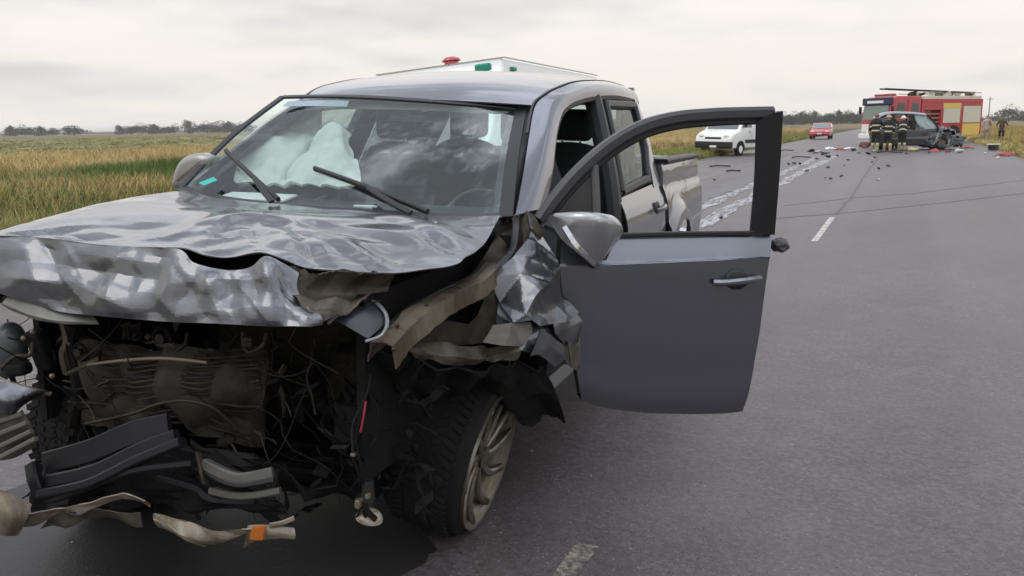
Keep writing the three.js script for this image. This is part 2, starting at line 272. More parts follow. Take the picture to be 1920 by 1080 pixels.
// leaked oil and coolant under the crushed nose: ragged outline
{
  const c = roadOf(ground(300, 1000)), sh = [], n = 160;
  for (let i = 0; i < n; i++) { const a = i / n * Math.PI * 2, r = 1 + 0.42 * fbm(Math.cos(a) * 2.6, Math.sin(a) * 2.6, 8.3, 6, 0.6), p = roadPt(c[0] + 0.05 + 1.0 * r * Math.cos(a), c[1] + 0.35 + 1.15 * r * Math.sin(a)); sh.push(new THREE.Vector2(p.x, -p.z)); }
  const g = new THREE.ShapeGeometry(new THREE.Shape(sh)); g.rotateX(-Math.PI / 2); g.translate(0, 0.004, 0);
  mk('oil_stain', g, M.wetOil = std(0.02, 0.0195, 0.019, 0.5, 0, { bumpMap: tAsph[1], bumpScale: 0.004 }));
}

// ---------- grass ----------
function tuft(seed, blades, h, spread, wid) {
  const r = rng(seed), P = [], N = [], ix = []; for (let b = 0; b < blades; b++) {
    const a = r() * 6.283, d = spread * Math.sqrt(r()), x = Math.cos(a) * d, z = Math.sin(a) * d, la = r() * 6.283, ln = h * (0.15 + 0.55 * r()), hh = h * (0.55 + 0.6 * r()), w = wid * (0.7 + 0.6 * r()), q = P.length / 3, dx = Math.cos(la + 1.57) * w, dz = Math.sin(la + 1.57) * w;
    const mx = x + Math.cos(la) * ln * 0.3, mz = z + Math.sin(la) * ln * 0.3, tx = x + Math.cos(la) * ln, tz = z + Math.sin(la) * ln;
    P.push(x - dx, 0, z - dz, x + dx, 0, z + dz, mx - dx * 0.8, hh * 0.62, mz - dz * 0.8, mx + dx * 0.8, hh * 0.62, mz + dz * 0.8, tx, hh, tz); ix.push(q, q + 1, q + 3, q, q + 3, q + 2, q + 2, q + 3, q + 4);
  }
  const g = new THREE.BufferGeometry(); g.setAttribute('position', new THREE.Float32BufferAttribute(P, 3)); g.setIndex(ix); g.computeVertexNormals(); return g;
}
M.grass = new THREE.MeshPhysicalMaterial({ color: 0xffffff, roughness: 0.9, side: THREE.DoubleSide, transmission: 0.25, thickness: 0 });
M.grass = std(1, 1, 1, 0.85);
function scatter(name, label, geo, count, place, seed) {
  const r = rng(seed), L = []; let guard = 0; while (L.length < count && guard++ < count * 8) { const q = place(r); if (q) L.push(q); }
  const im = new THREE.InstancedMesh(geo, M.grass, L.length), m = new THREE.Matrix4(), e = new THREE.Euler(), qn = new THREE.Quaternion(), c = new THREE.Color();
  L.forEach((o, i) => { e.set((r() - 0.5) * 0.25, r() * 6.283, (r() - 0.5) * 0.25); m.compose(V(o.p.x, o.p.y, o.p.z), qn.setFromEuler(e), V(o.w ?? o.s, o.s, o.w ?? o.s)); im.setMatrixAt(i, m); im.setColorAt(i, c.setRGB(...o.c)); });
  im.name = numbered(name); shade(im); scene.add(im); tag(im, label, 'grass', null, 'stuff'); return im;
}
const inView = (p, m = 350) => { const q = p.clone().project(camera); return q.z < 1 && q.x > -1 - m / 960 && q.x < 1 + m / 960; };
const jit = (c, r, k = 0.35) => { const b = 1 - k / 2 + k * r(); return [c[0] * b * (0.9 + 0.2 * r()), c[1] * b, c[2] * b * (0.8 + 0.4 * r())]; };
const gA = tuft(1, 16, 1, 0.22, 0.010), gB = tuft(2, 24, 1, 0.4, 0.011), gC = tuft(3, 16, 1, 0.7, 0.025);
const lushAt = roadOf(ground(285, 352)), lush = (la, al) => 0.55 * Math.exp(-Math.pow((la - lushAt[0]) / 3.6, 2) - Math.pow((al - lushAt[1]) / 3.4, 2)) - 0.2 + 0.62 * fbm(la * 0.25 + 3, al * 0.2, 2.2, 3);
scatter('verge_grass', 'short green grass with dry stalks on the verge beside the road', gA, 34000, r => {
  const la = -8.5 - 9.5 * r(), al = 2 + 30 * r(), p = roadPt(la, al, -0.02); if (!inView(p)) return null; const dry = r() < 0.1 + 0.35 * smooth(0, 0.35, fbm(la * 0.3, al * 0.3, 5, 2));
  return { p, s: dry ? 0.25 + 0.4 * r() : 0.2 + 0.3 * r(), w: 0.45, c: jit(dry ? [0.42, 0.34, 0.14] : [0.12, 0.165, 0.03], r) };
}, 5);
scatter('lush_grass', 'tall dark green grass growing behind the verge', gB, 16000, r => {
  const la = -13 - 12 * r(), al = 2 + 38 * r(), p = roadPt(la, al, -0.02); if (!inView(p)) return null; const k = lush(la, al), tan = r() < smooth(0.2, -0.2, k) * 0.75 + smooth(-19, -24, la) * 0.7;
  return { p, s: tan ? 0.4 + 0.3 * r() : 0.38 + 0.5 * r() * (0.7 + k), w: 0.9, c: jit(tan ? (r() < 0.5 ? [0.44, 0.32, 0.13] : [0.26, 0.235, 0.075]) : [0.085, 0.14, 0.024], r, 0.5) };
}, 6);
scatter('dry_grass', 'tan dry grass standing across the field and along the road', gB, 30000, r => {
  const la = -9 - 32 * r(), al = 2 + 125 * Math.pow(r(), 1.3), far = smooth(22, 55, al); if (la > lerp(-22.5, -11.5, far)) return null; const p = roadPt(la, al, -0.02); if (!inView(p, 200)) return null;
  return { p, s: 0.4 + 0.42 * r(), w: 1.15, c: jit(r() < 0.13 ? [0.25, 0.24, 0.08] : [0.5, 0.37, 0.165], r, 0.5) };
}, 7);
scatter('verge_grass', 'green roadside grass around the white van', gA, 14000, r => {
  const la = -8.35 - 3.6 * r(), al = 24 + 80 * Math.pow(r(), 1.4), p = roadPt(la, al, -0.02); if (!inView(p, 150)) return null; const dry = r() < 0.25 + 0.4 * smooth(-10.5, -12, la);
  return { p, s: 0.14 + 0.24 * r(), w: 0.8, c: jit(dry ? [0.36, 0.28, 0.1] : [0.15, 0.19, 0.03], r) };
}, 8);
scatter('pasture_grass', 'low olive pasture reaching to the far trees', gC, 24000, r => {
  const la = -34 - 190 * Math.pow(r(), 1.5), al = -10 + 330 * Math.pow(r(), 1.2), p = roadPt(la, al, -0.02); if (!inView(p, 150)) return null; const n = fbm(la * 0.03, al * 0.015, 4, 3);
  return { p, s: 0.07 + 0.1 * r(), w: 1.2, c: jit(mix3([0.25, 0.24, 0.08], [0.34, 0.29, 0.115], smooth(-0.1, 0.35, n + 0.3 * (r() - 0.5))), r) };
}, 9);
scatter('dry_grass', 'yellow dry grass beyond the right road edge', gB, 9000, r => {
  const la = 4.8 + 40 * Math.pow(r(), 1.4), al = 18 + 110 * r(), p = roadPt(la, al, -0.02); if (!inView(p, 350)) return null;
  return { p, s: la < 6.5 ? 0.15 + 0.2 * r() : 0.35 + 0.5 * r(), w: 1.1, c: jit(r() < 0.3 ? [0.2, 0.2, 0.05] : [0.4, 0.3, 0.1], r) };
}, 10);

// ---------- trees ----------
const tBark = M.bark = std(0.06, 0.05, 0.04, 0.9);
M.leafA = std(0.028, 0.038, 0.02, 0.9); M.leafB = std(0.036, 0.046, 0.022, 0.9);
function crownGeo(seed, h, w, base, n, leaf) {
  const r = rng(seed), P = [], L = []; for (let k = 0; k < 13 + r() * 5; k++) { const a = r() * 6.283, q = Math.sqrt(r()); L.push([Math.cos(a) * q * w * 0.32, base * 0.4 + (h - base) * (0.14 + 0.74 * r() * (1 - 0.5 * q)), Math.sin(a) * q * w * 0.32, w * (0.15 + 0.12 * r()), (h - base) * (0.15 + 0.13 * r())]); }
  for (let i = 0; i < n; i++) {
    const l = L[Math.floor(r() * L.length)], th = r() * 6.283, ph = Math.acos(2 * r() - 1), q = 0.55 + 0.5 * r(), x = l[0] + l[3] * q * Math.sin(ph) * Math.cos(th), y = l[1] + l[4] * q * Math.cos(ph), z = l[2] + l[3] * q * Math.sin(ph) * Math.sin(th);
    const a = V(r() - 0.5, r() - 0.5, r() - 0.5).normalize(), b = V(r() - 0.5, r() - 0.5, r() - 0.5).cross(a).normalize(), s = leaf * (0.5 + r()), c = V(x, y, z);
    const A = c.clone().addScaledVector(a, s), B = c.clone().addScaledVector(b, s * 0.6), C = c.clone().addScaledVector(a, -s), D = c.clone().addScaledVector(b, -s * 0.6); for (const p of [A, B, C, A, C, D]) P.push(p.x, p.y, p.z);
  }
  const g = new THREE.BufferGeometry(); g.setAttribute('position', new THREE.Float32BufferAttribute(P, 3)); g.computeVertexNormals(); return g;
}
function trunkGeo(seed, h, w) { const r = rng(seed), l = [sweepTaper(V(0, -0.2, 0), V(0.1, h * 0.5, 0), w * 0.035, w * 0.02)]; for (let i = 0; i < 5; i++) { const a = i * 1.3 + r(), y = h * (0.22 + 0.2 * r()); l.push(sweepTaper(V(0.05, y, 0), V(Math.cos(a) * w * 0.28, y + h * (0.2 + 0.2 * r()), Math.sin(a) * w * 0.28), w * 0.015, w * 0.006)); } return merge(l); }
function sweepTaper(a, b, r0, r1) { const d = b.clone().sub(a), g = new THREE.CylinderGeometry(r1, r0, d.length(), 7); g.applyQuaternion(new THREE.Quaternion().setFromUnitVectors(V(0, 1, 0), d.clone().normalize())); const m = a.clone().add(b).multiplyScalar(0.5); return g.translate(m.x, m.y, m.z); }
const kinds = [0, 1, 2, 3].map(k => ({ c: crownGeo(40 + k, 1, 1.05 + 0.25 * k, 0.1 + 0.05 * k, 1500, 0.032), t: trunkGeo(60 + k, 1, 0.9) }));
function tree(px, depth, h, w, k, label, group, dark = 0) {
  const t = thing('tree', label, 'tree', group), p = atDepth(px, 230, depth); t.position.set(p.x, -0.1, p.z); t.scale.set(w, h, w); t.rotation.y = px * 1.7 + k;
  part('trunk', kinds[k].t, M.bark, t); part('crown', kinds[k].c, dark ? M.leafB : M.leafA, t); return t;
}
{
  const r = rng(77), mpp = 600 / 1600;
  const row = (x0, x1, n, hpx, label, group, depth = 600) => { for (let i = 0; i < n; i++) { const x = lerp(x0, x1, (i + 0.5) / n) + (r() - 0.5) * 6, k = depth / 1600; tree(x, depth + r() * 30, hpx * k * (1.05 + 0.4 * r()), (x1 - x0) / n * k * (1.5 + 0.5 * r()), i % 4, label, group, i % 2); } };
  row(8, 102, 6, 18, 'dark tree in the low uneven clump beside the lone round tree', 'trees in the low clump');
  tree(136, 560, 27 * 0.35, 42 * 0.35, 1, 'lone round dark tree standing clear on the horizon left of the pickup', null, 0);
  row(218, 332, 7, 19, 'tree in the even dark row between the lone tree and the windscreen', 'trees in the even row');
  row(345, 470, 7, 22, 'tree in the tall dark row running behind the windscreen', 'trees behind the windscreen');
  tree(1893, 430, 36 * 0.27, 42 * 0.27, 2, 'tall round tree on the horizon behind the two standing men', null, 0);
  tree(1926, 430, 28 * 0.27, 30 * 0.27, 0, 'smaller tree beside the tall round tree behind the men', null, 1);
  // the far wood reads as one mass
  const gs = []; for (let i = 0; i < 90; i++) { const x = lerp(1130, 1650, i / 89), k = 470 / 1600, p = atDepth(x, 230, 455 + 50 * r()), g = kinds[i % 4].c.clone(), hh = (x < 1330 ? 16 + 6 * r() : 24 + 9 * r() + 5 * noise(x * 0.02, 3)) * k, w = (15 + 12 * r()) * k; g.rotateY(r() * 6); g.scale(w, hh, w); g.translate(p.x, -0.3, p.z); gs.push(g); }
  const m = shade(new THREE.Mesh(merge(gs), M.leafA)); m.name = 'far_woodland'; scene.add(m); tag(m, 'long dark wood on the horizon behind the van and red car', 'woodland', null, 'stuff');
  const gs2 = []; for (let i = 0; i < 40; i++) { const x = lerp(1835, 2150, i / 39), k = 600 / 1600, p = atDepth(x, 226, 600 + 40 * r()), g = kinds[i % 4].c.clone(); g.scale(24 * k, (8 + 6 * r()) * k, 24 * k); g.translate(p.x, -0.3, p.z); gs2.push(g); }
  const m2 = shade(new THREE.Mesh(merge(gs2), M.leafA)); m2.name = 'far_hedge'; scene.add(m2); tag(m2, 'low dark hedge on the horizon right of the fire engine', 'hedge', null, 'stuff');
  const gs3 = []; for (let i = 0; i < 110; i++) { const x = lerp(-500, 1150, i / 109), k = 1300 / 1600, p = atDepth(x, 245, 1300 + 80 * r()), g = kinds[i % 4].c.clone(); g.scale(28 * k, (4 + 3 * r()) * k, 28 * k); g.translate(p.x, -0.5, p.z); gs3.push(g); }
  const m3 = shade(new THREE.Mesh(merge(gs3), M.leafA)); m3.name = 'far_hedge_001'; scene.add(m3); tag(m3, 'very low faint hedge line along the left horizon', 'hedge', null, 'stuff');
}
{ // wooden pole far behind the fire engine
  const q = atDepth(1853, 226, 230), t = thing('utility_pole', 'thin distant utility pole between the fire engine and the tall tree', 'pole'); t.position.set(q.x, -0.1, q.z);
  part('post', cyl(0.09, 0.13, 7.4, 0, 3.7, 0), M.bark, t); part('crossarm', box(1.6, 0.12, 0.12, 0, 6.8, 0), M.bark, t);
}

// ================= WRECKED PICKUP =================
// own axes: x = towards its left side, y = up, z = towards its nose (s = metres behind the front axle = -z)
const truck = thing('pickup_truck', 'wrecked grey double-cab pickup with crushed nose and its front door open', 'pickup truck');
truck.position.set(-0.94, 0.06, -3.23); truck.rotation.order = 'YXZ'; truck.rotation.set(0, -0.366, -0.044); truck.updateMatrixWorld(true);
const TF = new Frame(truck.matrixWorld);
const S = (px, py, s) => TF.hit(px, py, 'z', -s), T = (px, py, t) => TF.hit(px, py, 'x', t), Hh = (px, py, h) => TF.hit(px, py, 'y', h), Lc = (s, t, h) => V(t, h, -s);
const P3 = l => l.map(q => q instanceof THREE.Vector3 ? q : S(...q));

// --- bonnet: folded top ---
{
  const rows = [
    [Lc(0.42, -0.97, 0.86), Lc(0.42, -0.9, 1.13), [345, 357, 0.42], [400, 371, 0.36], [520, 383, 0.3], [640, 394, 0.28], [760, 402, 0.3], [860, 406, 0.36], [938, 405, 0.43]],
    [Lc(0.2, -0.98, 0.86), Lc(0.2, -0.94, 1.08), [243, 371, 0.2], [360, 379, 0.2], [495, 389, 0.17], [620, 401, 0.15], [745, 410, 0.15], [850, 417, 0.2], [926, 427, 0.25]],
    [Lc(-0.05, -0.98, 0.85), Lc(-0.05, -0.95, 1.06), [163, 388, -0.05], [270, 391, -0.05], [385, 400, -0.07], [500, 400, -0.08], [620, 425, -0.06], [780, 434, -0.02], [905, 461, 0.05]],
    [Lc(-0.25, -0.98, 0.84), Lc(-0.25, -0.95, 1.04), [75, 411, -0.25], [185, 411, -0.25], [310, 427, -0.24], [455, 402, -0.2], [560, 432, -0.22], [720, 462, -0.2], [872, 486, -0.12]],
    [Lc(-0.42, -0.98, 0.83), Lc(-0.42, -0.95, 1.02), [0, 433, -0.42], [120, 432, -0.42], [255, 447, -0.41], [405, 440, -0.37], [540, 440, -0.36], [680, 491, -0.34], [848, 500, -0.2]],
    [Lc(-0.54, -0.97, 0.82), Lc(-0.54, -0.95, 1.0), [-65, 449, -0.54], [70, 446, -0.54], [215, 463, -0.55], [345, 466, -0.56], [410, 485, -0.55], [497, 474, -0.56], [560, 500, -0.52], [650, 509, -0.46], [738, 513, -0.38]],
  ].map(P3);
  // the last row has more points: resample every row to a common count
  const re = rows.map(r => { const o = []; for (let i = 0; i <= 16; i++) o.push(crV(r, i / 16 * (r.length - 1))); return o; });
  const c1 = crumple(4, 0.007, 2.6, 4), c2 = crumple(9, 0.018, 4.6, 3);
  const tents = list => { const L = list.map(([a, b, w, h]) => [S(...a), S(...b), w, h]); return p => { let s = 0; for (const [a, b, w, h] of L) { const ab = b.clone().sub(a), t = clamp(p.clone().sub(a).dot(ab) / ab.lengthSq()), d = p.distanceTo(a.clone().addScaledVector(ab, t)); if (d < w) s += h * (1 - d / w) * (0.35 + 0.65 * Math.sin(Math.PI * clamp(t * 0.9 + 0.05))); } return s; }; };   // sharp buckle lines
  const foldsTop = tents([[[700, 402, 0.24], [865, 458, 0.0], 0.08, -0.014], [[590, 428, -0.08], [745, 455, -0.16], 0.07, 0.02], [[545, 425, -0.2], [700, 480, -0.3], 0.06, -0.018], [[90, 436, -0.45], [330, 455, -0.48], 0.07, 0.016], [[330, 440, -0.36], [400, 420, -0.2], 0.06, -0.018], [[560, 440, -0.3], [600, 500, -0.48], 0.05, 0.02], [[640, 470, -0.28], [730, 500, -0.36], 0.05, -0.016], [[800, 440, -0.02], [840, 470, -0.1], 0.05, 0.014], [[200, 420, -0.3], [330, 425, -0.26], 0.08, 0.01], [[470, 412, -0.2], [490, 470, -0.5], 0.045, 0.016]]);
  const foldsFront = tents([[[225, 462, -0.56], [212, 570, -0.62], 0.07, -0.02], [[75, 448, -0.55], [118, 530, -0.6], 0.07, 0.026], [[118, 530, -0.6], [20, 520, -0.6], 0.06, -0.02], [[300, 470, -0.57], [285, 596, -0.63], 0.06, 0.02], [[415, 520, -0.6], [350, 600, -0.63], 0.06, -0.022], [[470, 508, -0.58], [556, 600, -0.62], 0.06, 0.028], [[330, 560, -0.62], [540, 548, -0.6], 0.05, 0.018], [[130, 500, -0.58], [300, 525, -0.6], 0.05, 0.014], [[500, 500, -0.57], [520, 600, -0.62], 0.05, -0.024], [[420, 530, -0.6], [450, 600, -0.63], 0.05, 0.02], [[160, 540, -0.6], [260, 585, -0.63], 0.06, -0.018], [[540, 520, -0.56], [590, 590, -0.6], 0.05, 0.02]]);
  const bk = S(468, 428, -0.26), bump = (p, x, z, w, a) => a * Math.exp(-((p.x - x) ** 2 + (p.z - z) ** 2) / (w * w));
  const hood = part('bonnet', sheet(re, { nu: 150, nv: 110, crease: 0.35, disp: (p, u, v) => (foldsTop(p) + c1(p) * (0.15 + 0.7 * v) + c2(p) * smooth(0.45, 0.95, v) * 0.5) * smooth(1, 0.93, v) + 0.028 * smooth(1.0, 0.72, Math.hypot((p.x - bk.x) / 0.15, (p.z - bk.z) / 0.17) + 0.15 * noise(p.x * 9, p.z * 9, 4)) }), M.paintWorn, truck, 'buckled grey bonnet folded down at the nose');
  // front skin hanging below the fold, with the dark tear left open above it
  const fr = [
    [[-75, 449, -0.541], [70, 445, -0.541], [140, 455, -0.545], [215, 462, -0.551], [330, 466, -0.563], [365, 493, -0.575], [425, 507, -0.580], [470, 501, -0.575], [497, 481, -0.566], [528, 492, -0.550], [560, 512, -0.530]],
    [[-80, 470, -0.563], [58, 470, -0.571], [120, 492, -0.577], [205, 490, -0.573], [312, 497, -0.593], [366, 520, -0.607], [425, 528, -0.602], [478, 520, -0.605], [505, 512, -0.598], [530, 528, -0.572], [558, 540, -0.560]],
    [[-80, 500, -0.588], [60, 512, -0.597], [130, 520, -0.592], [195, 535, -0.598], [300, 540, -0.619], [352, 545, -0.622], [430, 552, -0.627], [490, 552, -0.631], [530, 556, -0.613], [556, 564, -0.597], [580, 572, -0.586]],
    [[-75, 522, -0.611], [55, 550, -0.609], [118, 566, -0.605], [188, 572, -0.621], [298, 575, -0.631], [360, 582, -0.635], [430, 586, -0.650], [500, 588, -0.642], [552, 590, -0.626], [578, 592, -0.620], [602, 592, -0.597]],
    [[-70, 527, -0.616], [52, 566, -0.606], [115, 585, -0.615], [188, 592, -0.626], [296, 602, -0.628], [360, 605, -0.645], [430, 608, -0.655], [500, 611, -0.640], [556, 612, -0.636], [583, 612, -0.625], [605, 608, -0.595]],
  ].map(P3);
  const c3 = crumple(23, 0.0155, 4.6, 3);
  part('front_fold', sheet(fr, { nu: 180, nv: 80, crease: 0.26, disp: (p, u, v) => (c3(p) + foldsFront(p)) * Math.min(1, 2.2 * Math.sin(Math.PI * v)) * smooth(0, 0.08, u) }), M.paintWorn, hood);
  // torn, muddy underside turned outwards at the right
  const un = [
    [[545, 497, -0.535], [590, 512, -0.5], [640, 507, -0.47], [690, 512, -0.42], [738, 514, -0.375]],
    [[540, 540, -0.56], [585, 548, -0.5], [635, 545, -0.45], [690, 538, -0.4], [738, 524, -0.36]],
    [[572, 575, -0.6], [600, 575, -0.57], [640, 566, -0.47], [690, 556, -0.4], [738, 530, -0.35]],
    [[598, 607, -0.6], [618, 598, -0.57], [650, 583, -0.5], [695, 560, -0.42], [740, 533, -0.34]],
  ].map(P3), c4 = crumple(31, 0.014, 8, 5);
  part('torn_edge', sheet(un, { nu: 60, nv: 40, crease: 0.6, disp: p => c4(p), edge: (u, v) => v < 0.01 || v > 0.99 ? V(0, 0.012 * noise(u * 22, v * 9, 1), 0) : null }), M.bare, hood, 'muddy torn bonnet edge');
  // hinge cover strips and lumps of dirt on the rear edge
  part('cowl_seam', sweep([S(338, 356, 0.44), S(372, 368, 0.38), S(420, 381, 0.32), S(470, 384, 0.3)], rect(0.012, 0.006), V(0, 1, 0)), M.black, hood);
  part('buckle_crease', sweep(P3([[600, 397, 0.255], [690, 402, 0.22], [760, 430, 0.06], [800, 450, -0.03]]).map(p => p.add(V(0, 0.004, 0))), [[-0.012, -0.006], [0, 0.006], [0.012, -0.006]], V(0, 1, 0)), M.paint, hood);
  const r = rng(5), clods = []; for (const [x, y, s] of [[228, 376, 0.18], [245, 380, 0.17], [250, 388, 0.1], [268, 386, 0.13], [303, 362, 0.35], [345, 387, 0.2], [190, 384, 0.02], [585, 406, 0.18], [640, 420, 0.08], [300, 370, 0.3], [640, 470, -0.26], [620, 478, -0.3]]) { const g = new THREE.IcosahedronGeometry(0.007 + 0.006 * r(), 1); const p = S(x, y, s); g.scale(1.5, 0.6, 1); g.translate(p.x, p.y, p.z); clods.push(g); }
  part('dirt_clod', merge(clods), M.blackMatte, hood).userData.kind = 'stuff';
}

// --- cab roof and pillars ---
const sideT = h => { const k = [[0.2, 0.86], [0.45, 0.9], [0.6, 0.925], [0.85, 0.94], [1.0, 0.935], [1.08, 0.915], [1.15, 0.875], [1.2, 0.862], [1.45, 0.79], [1.66, 0.705], [1.72, 0.67], [1.8, 0.6]]; for (let i = 1; i < k.length; i++) if (h <= k[i][0]) return lerp(k[i - 1][1], k[i][1], clamp((h - k[i - 1][0]) / (k[i][0] - k[i - 1][0]))); return 0.6; };
const roofEdge = [[1.15, 1.632, 0.612], [1.28, 1.685, 0.62], [1.45, 1.722, 0.625], [1.8, 1.768, 0.625], [2.4, 1.795, 0.615], [2.95, 1.783, 0.6], [3.06, 1.755, 0.59]];
{
  const rows = roofEdge.map(([s, h, t], i) => { const l = [], cr2 = [0.014, 0.03, 0.04, 0.045, 0.043, 0.035, 0.03][i]; for (let k = 0; k <= 8; k++) { const e = k / 4 - 1, tt = e * t - (e < 0 ? 0.045 * -e : 0); l.push(Lc(s - 0.085 * (1 - e * e) * (i === 0 ? 1 : i === 1 ? 0.6 : i === 2 ? 0.25 : 0), tt, h + cr2 * (1 - e * e))); } return l; });
  part('roof', sheet(rows, { nu: 40, nv: 40, thick: 0.006, crease: 1 }), M.paint, truck);
  part('roof_lining', sheet(rows.map(r => r.map(p => p.clone().add(V(0, -0.045, 0)))), { nu: 12, nv: 12, thick: 0.01, crease: 1 }), std(0.2, 0.2, 0.19, 0.9), truck);
  for (const sg of [1, -1]) {
    const fx = v => V(v.x * sg - (sg < 0 ? 0.045 : 0), v.y, v.z);
    const inner = [Lc(0.45, 0.8, 1.2), Lc(0.69, 0.742, 1.355), Lc(0.93, 0.678, 1.502), ...roofEdge.map(([s, h, t]) => Lc(s, t + 0.012, h - 0.006))];
    const outer = [Lc(0.72, 0.825, 1.2), Lc(0.92, 0.79, 1.35), Lc(1.1, 0.745, 1.5), Lc(1.27, 0.712, 1.592), Lc(1.38, 0.702, 1.63), Lc(1.55, 0.697, 1.662), Lc(1.9, 0.695, 1.695), Lc(2.4, 0.695, 1.712), Lc(2.86, 0.695, 1.70), Lc(3.02, 0.69, 1.69)];
    const mid = inner.map((p, i) => p.clone().lerp(outer[i], 0.5).add(V(0.022, 0.012, 0)));
    part('roof_rail', sheet([inner, mid, outer].map(l => l.map(fx)), { nu: 60, nv: 8, thick: 0.01, crease: 1.1 }), M.paint, truck);
    part('rail_inner', sheet([inner, mid, outer].map(l => l.map(p => fx(p.clone().add(V(-0.04, -0.03, 0))))), { nu: 40, nv: 4, thick: 0.02, crease: 1.1 }), M.black, truck);
    part('drip_seam', sweep(inner.slice(2).map(p => fx(p.clone().add(V(-0.012, 0.008, 0)))), rect(0.012, 0.006), V(0, 1, 0)), M.black, truck);
    part('opening_seal', sweep(outer.map(p => fx(p.clone().add(V(-0.01, -0.012, 0)))), rect(0.035, 0.03, 0.3), V(sg, 0, 0)), M.black, truck);
    // C pillar
    part('rear_pillar', sheet([[Lc(3.06, 0.6, 1.755), Lc(3.1, 0.68, 1.55), Lc(3.06, 0.8, 1.3), Lc(3.0, 0.878, 1.14)], [Lc(2.98, 0.685, 1.695), Lc(2.99, 0.745, 1.55), Lc(2.93, 0.825, 1.33), Lc(2.9, 0.88, 1.15)], [Lc(2.84, 0.7, 1.7), Lc(2.86, 0.745, 1.57), Lc(2.78, 0.835, 1.3), Lc(2.74, 0.88, 1.15)]].map(l => l.map(fx)), { nu: 20, nv: 8, thick: 0.012, crease: 1 }), M.paint, truck);
    // B pillar
    part('centre_pillar', sweep([Lc(2.0, 0.665, 1.68), Lc(1.93, 0.735, 1.5), Lc(1.85, 0.83, 1.2), Lc(1.82, 0.87, 0.9), Lc(1.82, 0.86, 0.5)].map(fx), rect(0.12, 0.09, 0.3), V(sg, 0, 0), 24), M.black, truck);
    part('sill', sweep([Lc(0.5, 0.86, 0.4), Lc(2.95, 0.86, 0.4)].map(fx), rect(0.12, 0.16, 0.3), V(0, 1, 0)), M.black, truck);
  }
}
// --- windscreen ---
const wsB = P3([[338, 353, 0.45], [400, 371, 0.375], [480, 383, 0.32], [560, 391, 0.28], [640, 397, 0.27], [730, 402, 0.28], [820, 406, 0.32], [885, 407, 0.38], [938, 405, 0.45]]);
const wsT = P3([[530, 182, 1.155], [580, 181, 1.12], [640, 181, 1.08], [700, 183, 1.062], [750, 186, 1.058], [810, 190, 1.065], [870, 195, 1.08], [920, 199, 1.115], [968, 204, 1.155]]);
{
  const mid = wsB.map((p, i) => p.clone().lerp(wsT[i], 0.5).add(V(0, 0.018, 0.02)));
  const ws = part('windscreen', sheet([wsB, mid, wsT], { nu: 30, nv: 20, thick: 0.0, crease: 1.5 }), M.glass, truck);
  const loop = [...wsT.slice(), ...[mid[8]], ...wsB.slice().reverse(), mid[0], wsT[0]];
  const inset = (l, d) => l.map((p, i) => p.clone().add(d));
  part('windscreen_seal', merge([
    sweep(wsT, rect(0.03, 0.012), V(0, 1, 0.4), 30), sweep(wsB, rect(0.05, 0.012), V(0, 1, 0.4), 30),
    sweep([wsB[0], mid[0], wsT[0]], rect(0.034, 0.014), V(0, 1, 0.4)), sweep([wsB[8], mid[8], wsT[8]].map(p => p.clone().add(V(0.01, -0.006, 0))), rect(0.085, 0.012), V(0, 1, 0.4))]), M.black, truck);
  const n = wsB[8].clone().sub(wsB[0]).cross(wsT[4].clone().sub(wsB[4])).normalize(); if (n.y < 0) n.negate();
  const W = (px, py, off = 0.02) => TF.hitPlane(px, py, mid[4].clone().addScaledVector(n, off - 0.02), n);
  const wiper = (a, b, c, d) => { const g = sub('wiper', truck);
    part('blade', sweep([W(...a, 0.012), W(...b, 0.02), W(...c, 0.016)], rect(0.018, 0.022), n), M.black, g);
    part('arm', sweep([W(...b, 0.05), W(lerp(b[0], d[0], 0.5), lerp(b[1], d[1], 0.5) + 2, 0.045), W(...d, 0.03)], rect(0.024, 0.012), n), M.black, g); };
  wiper([424, 283], [478, 335], [522, 374], [510, 378]);
  wiper([590, 316], [690, 352], [802, 397], [770, 399]);
  // papers and the sticker behind the glass
  part('windscreen_sticker', sheet([[W(372, 343, -0.02), W(400, 332, -0.02)], [W(382, 348, -0.02), W(408, 338, -0.02)]].map(l => l), { nu: 2, nv: 2, thick: 0.001 }), M.teal, truck);
  part('sun_strip', sheet([[W(540, 190, -0.02), W(600, 188, -0.02), W(655, 189, -0.02)], [W(530, 199, -0.02), W(598, 199, -0.02), W(650, 200, -0.02)]], { nu: 6, nv: 2, thick: 0.001 }), std(0.3, 0.36, 0.42, 0.6), truck);
  part('mirror_inside', box(0.24, 0.06, 0.03, -0.02, 1.56, -1.15, 0.02), M.black, truck);
}
